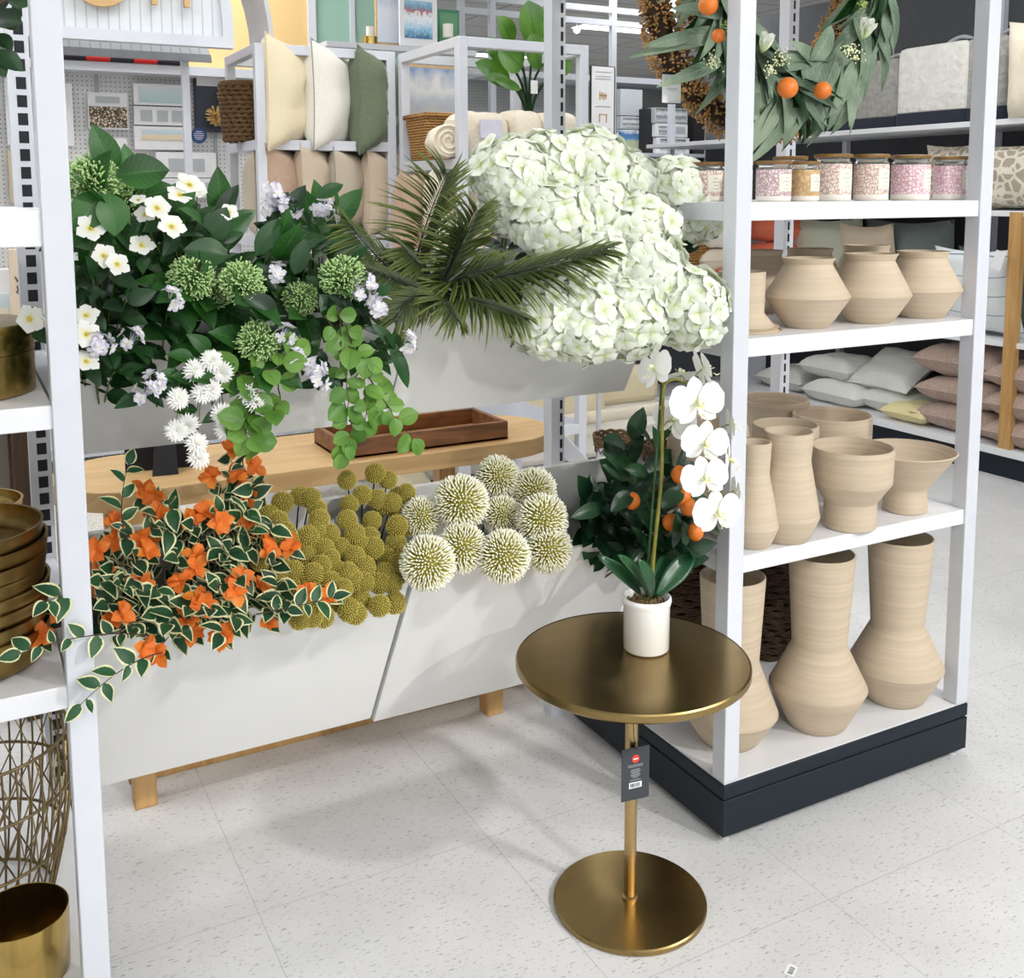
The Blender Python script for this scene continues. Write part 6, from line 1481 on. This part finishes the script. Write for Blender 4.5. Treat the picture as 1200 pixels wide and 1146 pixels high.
def bedbag(label, px, X, w, d, h, mat, z0, insert=False, name='bedding_bag'):
    c = gx(px, 140, X); t = thing(name, label, 'bedding', (c.x, c.y, z0), PI/2)
    def rb(mb, w_, d_, z0_, z1_, ins=0.0, r=0.035, top=0.0):
        n = 6; out = []
        for cx_, cy_, a0_ in ((w_/2-r,d_/2-r,0),(-w_/2+r,d_/2-r,PI/2),(-w_/2+r,-d_/2+r,PI),(w_/2-r,-d_/2+r,1.5*PI)):
            for i in range(n+1): a = a0_+PI/2*i/n; out.append((cx_+r*math.cos(a), cy_+r*math.sin(a)))
        k = len(out); lv_ = [(z0_,0.97),(z0_+0.01,1.0),(z1_-0.03,1.0),(z1_-0.008,0.96),(z1_,0.88)] if top else [(z0_,0.98),(z0_+0.008,1.0),(z1_,1.0)]
        vs = [(x*s, y*s, z_) for z_, s in lv_ for x, y in out]
        fs = [(i*k+j,i*k+(j+1)%k,(i+1)*k+(j+1)%k,(i+1)*k+j) for i in range(len(lv_)-1) for j in range(k)]+[tuple(range(k-1,-1,-1)), tuple((len(lv_)-1)*k+j for j in range(k))]
        return mb.add(vs, fs)
    rb(MB(), w, d, 0.0, h*0.17).build('bag_base', M['navy'], t, ang=50)
    rb(MB(), w*0.985, d*0.98, h*0.165, h, top=1).build('quilt', mat, t, ang=60)
    for x in (-w/2+0.004, w/2-0.004, 0.02):
        pts = [(x, -d/2-0.002, h*0.17), (x, -d/2-0.002, h*0.94), (x*0.95, -d/2+0.03, h*1.0), (x*.95, d/2-0.03, h*1.0)]
        MB().tube(pts, 0.006, 6).build('bag_binding', M['navy'], t, ang=180)
    MB().tube(bez(V((-w*0.28,-d*0.2,h*0.98)), V((0,-d*0.25,h*1.28)), V((w*0.28,-d*0.2,h*0.98)), 12), 0.012, 8).build('handle', M['cardg'], t, ang=180)
    if insert:
        MB().box((-w*0.42,-d/2-0.004,h*0.20),(-w*0.08,-d/2-0.001,h*0.72)).build('insert_card', M['navybox'], t); MB().box((-w*0.38,-d/2-0.006,h*0.42),(-w*0.22,-d/2-0.003,h*0.60)).build('insert_photo', M['blush'], t)
        MB().box((-w*0.24,-d/2-0.006,h*0.22),(-w*0.12,-d/2-0.003,h*0.26)).build('barcode', M['cardw'], t)
    return t
bedbag('zipped comforter bag with a navy base and photo card, left of two', 1040, 5.28, 0.50, 0.36, 0.42, M['greyquilt'], 1.94, True)
bedbag('zipped white quilt bag with a navy base and grey handle behind the right post', 1112, 5.24, 0.50, 0.36, 0.46, M['quilt'], 1.94)
bedbag('zipped white quilt bag half hidden behind the eucalyptus leaves', 968, 5.36, 0.48, 0.36, 0.36, M['quilt'], 1.94)
bedbag('grey quilt bag right of the right post', 1168, 5.26, 0.34, 0.36, 0.46, M['greyquilt'], 1.94)
lean('cream knitted bolster pillow at the far right top shelf', 1205, 5.0, 0.34, 0.52, 0.18, M['ivoryp'], 0.05, 1.92)
op = MB().box((4.985,3.60,0.1655),(5.025,3.67,1.445)).build('oak_post', M['oakleg']); tag(op, 'narrow oak post standing in front of the taupe pillows at right', 'post')

# --- soft goods seen under the upper planter on the right
sf = thing('cream_bench', 'cream upholstered bench with white rail behind the planters', 'sofa', (2.75,4.74,0))
MB().box((-0.7,0,0.1),(1.2,0.7,0.24)).build('seat', M['offwhite'], sf, bevel=0.04)
MB().box((-0.7,0.60,0.23),(1.2,0.78,0.46)).build('backrest', M['cream'], sf, bevel=0.05)
MB().tube([(-0.72,-0.03,0.335),(1.2,-0.03,0.35)], 0.035, 16).build('front_rail', M['ivoryp'], sf, ang=60)
for x in (-0.65, 1.1): MB().box((x,0.05,0),(x+0.05,0.1,0.11)).build('leg', M['ink'], sf)
pillow('plain olive cream pillow on the bench left of the orchid', (3.02,5.02,0.38), 0.66, 0.36, 0.18, M['cream'], -0.2, 0, 0.1)
pillow('cream pillow beside the slotted upright on the bench', (2.52,5.08,0.38), 0.34, 0.36, 0.16, M['sand'], -0.2, 0, 0.1)
qp = pillow('white ticking striped pillow right of the console table end', (at(620,488,5.2).x,5.2,0.42), 0.42, 0.42, 0.18, M['stripe3'], -0.4, 0, 0.1)
pillow('white quilted pillow on the floor pile right of the console table', (at(625,530,5.0).x,5.0,0.20), 0.5, 0.42, 0.2, M['quilt'], -0.9, 0, 0.1)
pillow('small cream pillow on the rug under the console table', (at(478,556,4.6).x,4.6,0.16), 0.24, 0.24, 0.12, M['cream'], -0.9, 0, 0.3)
rg = MB().box((-1.2,3.6,0.001),(2.6,6.0,0.02)).build('area_rug', fabric('speckled_rug', (188,180,166), (228,224,216), (40,40,40), ns=2.0)); tag(rg, 'speckled pale rug on the floor behind the console table', 'rug')
# shelf bay behind the right unit with mixed goods
sb = thing('goods_bay', 'white shelf bay with baskets and pillows behind the right unit', 'shelving', (0,6.2,0))
xa, xb = at(700,300,6.2).x, at(858,300,6.2).x
for z_ in (0.15, 0.55, 0.98, 1.45): MB().box((xa,-0.4,z_-0.03),(xb,0.0,z_)).build('shelf', M['white2'], sb)
MB().box((xa,0.0,0),(xb,0.03,1.5)).build('back_panel', M['darkpanel'], sb)
for x in (xa, xb-0.04): MB().box((x,-0.4,0),(x+0.04,0.0,1.5)).build('post', M['white'], sb)
basket('storage_basket', 'honey wicker basket behind the hydrangeas on the far bay', at(808,290,5.95).x, 5.98, 0.98, 0.13, 0.15, 0.28, M['wicker'])
pillow('cream floral pillow on the far bay, lower of two beside the post', (at(838,295,5.9).x,5.95,1.08), 0.42, 0.34, 0.16, M['ivoryp'], PI/2, 0, 0)
pillow('cream floral pillow on the far bay, upper of two beside the post', (at(838,275,5.9).x,5.95,1.24), 0.42, 0.34, 0.15, M['offwhite'], PI/2, 0, 0)
rbx = thing('red_box', 'small red box on the far bay behind the orchid', 'box', (at(845,312,5.9).x,5.85,0.98)); MB().box((-0.1,-0.06,0),(0.08,0.06,0.035)).build('box_body', M['coral'], rbx, bevel=0.003)
# --- left edge extras
ch = thing('upholstered_chair', 'grey upholstered chair with a dark wood frame behind the left unit', 'chair', (-0.03,3.3,0), 0.15)
MB().box((-0.28,0.0,0.62),(0.19,0.10,1.02)).build('back_cushion', fabric('grey_tweed', (136,128,116), (164,156,144), (200,200,200)), ch, bevel=0.04)
M['walnut'] = wood('dark_walnut', (62,46,34), (86,64,46), (12,12,1.5))
MB().box((-0.30,-0.05,0.88),(0.20,-0.005,0.945)).build('top_rail', M['walnut'], ch, bevel=0.004)
for x in (0.15, -0.35): MB().box((x,-0.055,0.0),(x+0.06,-0.003,0.96)).build('leg', M['walnut'], ch, bevel=0.004)
MB().box((-0.30,-0.05,0.40),(0.16,0.55,0.50)).build('seat', bpy.data.materials['grey_tweed'], ch, bevel=0.03)
wpn = pbox('lettered_sign','white wooden sign with black script standing behind the left unit','sign',17,292,36,420,3.7,0.03,M['sand'])
for s_, (x, y) in (('S', (24,322)), ('with', (17,331)), ('go', (19,341))):
    lp = at(x, y, 3.7)-V(wpn.location); text(s_, 0.042, (lp.x, -0.003, lp.z), (PI/2,0,0), M['ink'], wpn, 'script_lettering', 0.0005)
pbox('boxed_print','white framed print behind the brass tin at the far left','picture frame',-20,316,11,388,3.8,0.03,M['cardw'],parts=[('print',0.1,0.1,0.9,0.6,M['a_beach'])])
# leafy stems and a white flower poking in at the top left
t, st, lv = bunch('leafy_stem', 'dark green leafy stem at the top left corner of the left unit', 'artificial plant', V((-0.05,2.1,1.53)))
for (bx_, by_, tx_, ty_, w, Y) in ((-4,12,19,28,0.05,1.98),(-8,24,20,20,0.05,1.97),(-6,60,23,76,0.035,1.96),(-6,40,12,52,0.03,1.98),(8,0,36,-4,0.04,1.95),(-10,70,4,84,0.03,1.96),(-15,5,5,-12,0.05,2.0)):
    a = at(bx_,by_,Y); e_ = at(tx_,ty_,Y-0.02); lv.leaf(a, e_-a, V((0.1,-0.85,0.4))+jit(.2), (e_-a).length*1.1, w, 0.3, 0.1, 0.5, 0.75, 7, 2)
    st.tube(bez(V(t.location), V((-0.08,2.05,a.z-0.1)), a, 7), 0.003, 6)
finish(t, st, lv, M['stem_b'], M['g_dark'])
# ------------------------------------------------------------------ lights
def area(name, loc, sx, sy, power, col=(1,1,1), rot=(0,0,0)):
    l = bpy.data.lights.new(name, 'AREA'); l.shape = 'RECTANGLE'; l.size = sx; l.size_y = sy; l.energy = power; l.color = col
    o = bpy.data.objects.new(name, l); COL.objects.link(o); o.location = loc; o.rotation_euler = rot; return o
def spot(name, loc, tgt, power, ang=60, size=0.06, col=(1,0.98,0.95), blend=0.5):
    l = bpy.data.lights.new(name, 'SPOT'); l.energy = power; l.spot_size = math.radians(ang); l.spot_blend = blend; l.shadow_soft_size = size; l.color = col
    o = bpy.data.objects.new(name, l); COL.objects.link(o); o.location = loc
    o.rotation_euler = (V(tgt)-V(loc)).to_track_quat('-Z','Y').to_euler(); return o
lm = glow('troffer_diffuser', (255,255,255), 3.0)
frm = M['white']
first = None
LG = 'recessed ceiling lights'
spots_ = []
for yy in (-3.2, -0.6, 2.0, 4.6, 7.2, 9.8, 12.4, 15.0, 17.6):
    for xx in (-6.5, -3.3, -0.1, 3.1, 6.3, 9.5, 12.7):
        spots_.append((xx+0.4, yy))
for i, (xx, yy) in enumerate(spots_):
    if first is None:
        first = thing('ceiling_light', 'bright rectangular light panel recessed in the grey store ceiling', 'ceiling light', (xx, yy, CEIL), 0, LG)
        MB().box((-0.61,-0.15,-0.012),(0.61,0.15,-0.004)).build('diffuser', lm, first)
        MB().box((-0.63,-0.17,-0.010),(-0.61,0.17,0.0)).box((0.61,-0.17,-0.010),(0.63,0.17,0.0)).box((-0.61,-0.17,-0.010),(0.61,-0.15,0.0)).box((-0.61,0.15,-0.010),(0.61,0.17,0.0)).build('frame', frm, first)
    else: dup(first, (xx, yy, CEIL))
for (xx, yy, pw) in ((-3.0,-1.5,60),(0.6,-1.8,66),(4.0,-1.0,52),(-1.0,2.9,56),(3.8,3.2,34),(1.0,6.0,46),(5.0,7.0,44),(-3.0,7.0,50),(2.5,11.5,60),(7.5,11.0,60),(1.4,3.6,30)):
    area('ceiling_area', (xx, yy, CEIL-0.03), 1.6, 1.0, pw, (0.98,0.99,1.0))
# unseen fill light added behind the camera to lift the planter fronts
area('front_fill_light', (0.5, -5.8, 1.3), 11.0, 2.2, 140, (0.97,0.985,1.0), (PI/2, 0, 0))
spot('track_and_fill_spot', (2.75, -1.45, 3.15), (1.05, 2.0, 0.5), 330, 60, 0.09)
spot('track_and_fill_spot', (4.1, -0.35, 3.15), (1.3, 2.1, 0.6), 70, 62, 0.06)
spot('track_and_fill_spot', (-0.2, -1.4, 3.15), (0.9, 2.2, 0.9), 60, 60, 0.06)
spot('track_and_fill_spot', (1.7, -3.4, 3.0), (0.85, 2.2, 0.36), 420, 17, 0.06, blend=0.6)  # narrow fill spot, added to brighten the lower planters
w = bpy.data.worlds.new('world'); S.world = w; w.use_nodes = True
w.node_tree.nodes['Background'].inputs['Color'].default_value = (0.9,0.93,1.0,1); w.node_tree.nodes['Background'].inputs['Strength'].default_value = 0.3
# ------------------------------------------------------------------ camera
cam = bpy.data.cameras.new('camera'); co = bpy.data.objects.new('camera', cam); COL.objects.link(co)
cam.sensor_fit = 'HORIZONTAL'; cam.sensor_width = 36; cam.lens = FPX/1200*36; cam.shift_x = 0; cam.shift_y = -(573-PY)/1200
cam.clip_start = 0.05; cam.clip_end = 100
cx_, cy_, cz_ = V((_A.x,_B.x,_U.x)), -V((_A.y,_B.y,_U.y)), -V((_A.z,_B.z,_U.z))
co.matrix_world = Matrix(((cx_.x,cy_.x,cz_.x,0),(cx_.y,cy_.y,cz_.y,0),(cx_.z,cy_.z,cz_.z,CAMH),(0,0,0,1)))
S.camera = co
S.view_settings.view_transform = 'Standard'; S.view_settings.look = 'None'; S.view_settings.gamma = 1.0; S.view_settings.use_curve_mapping = False
S.view_settings.exposure = -0.13
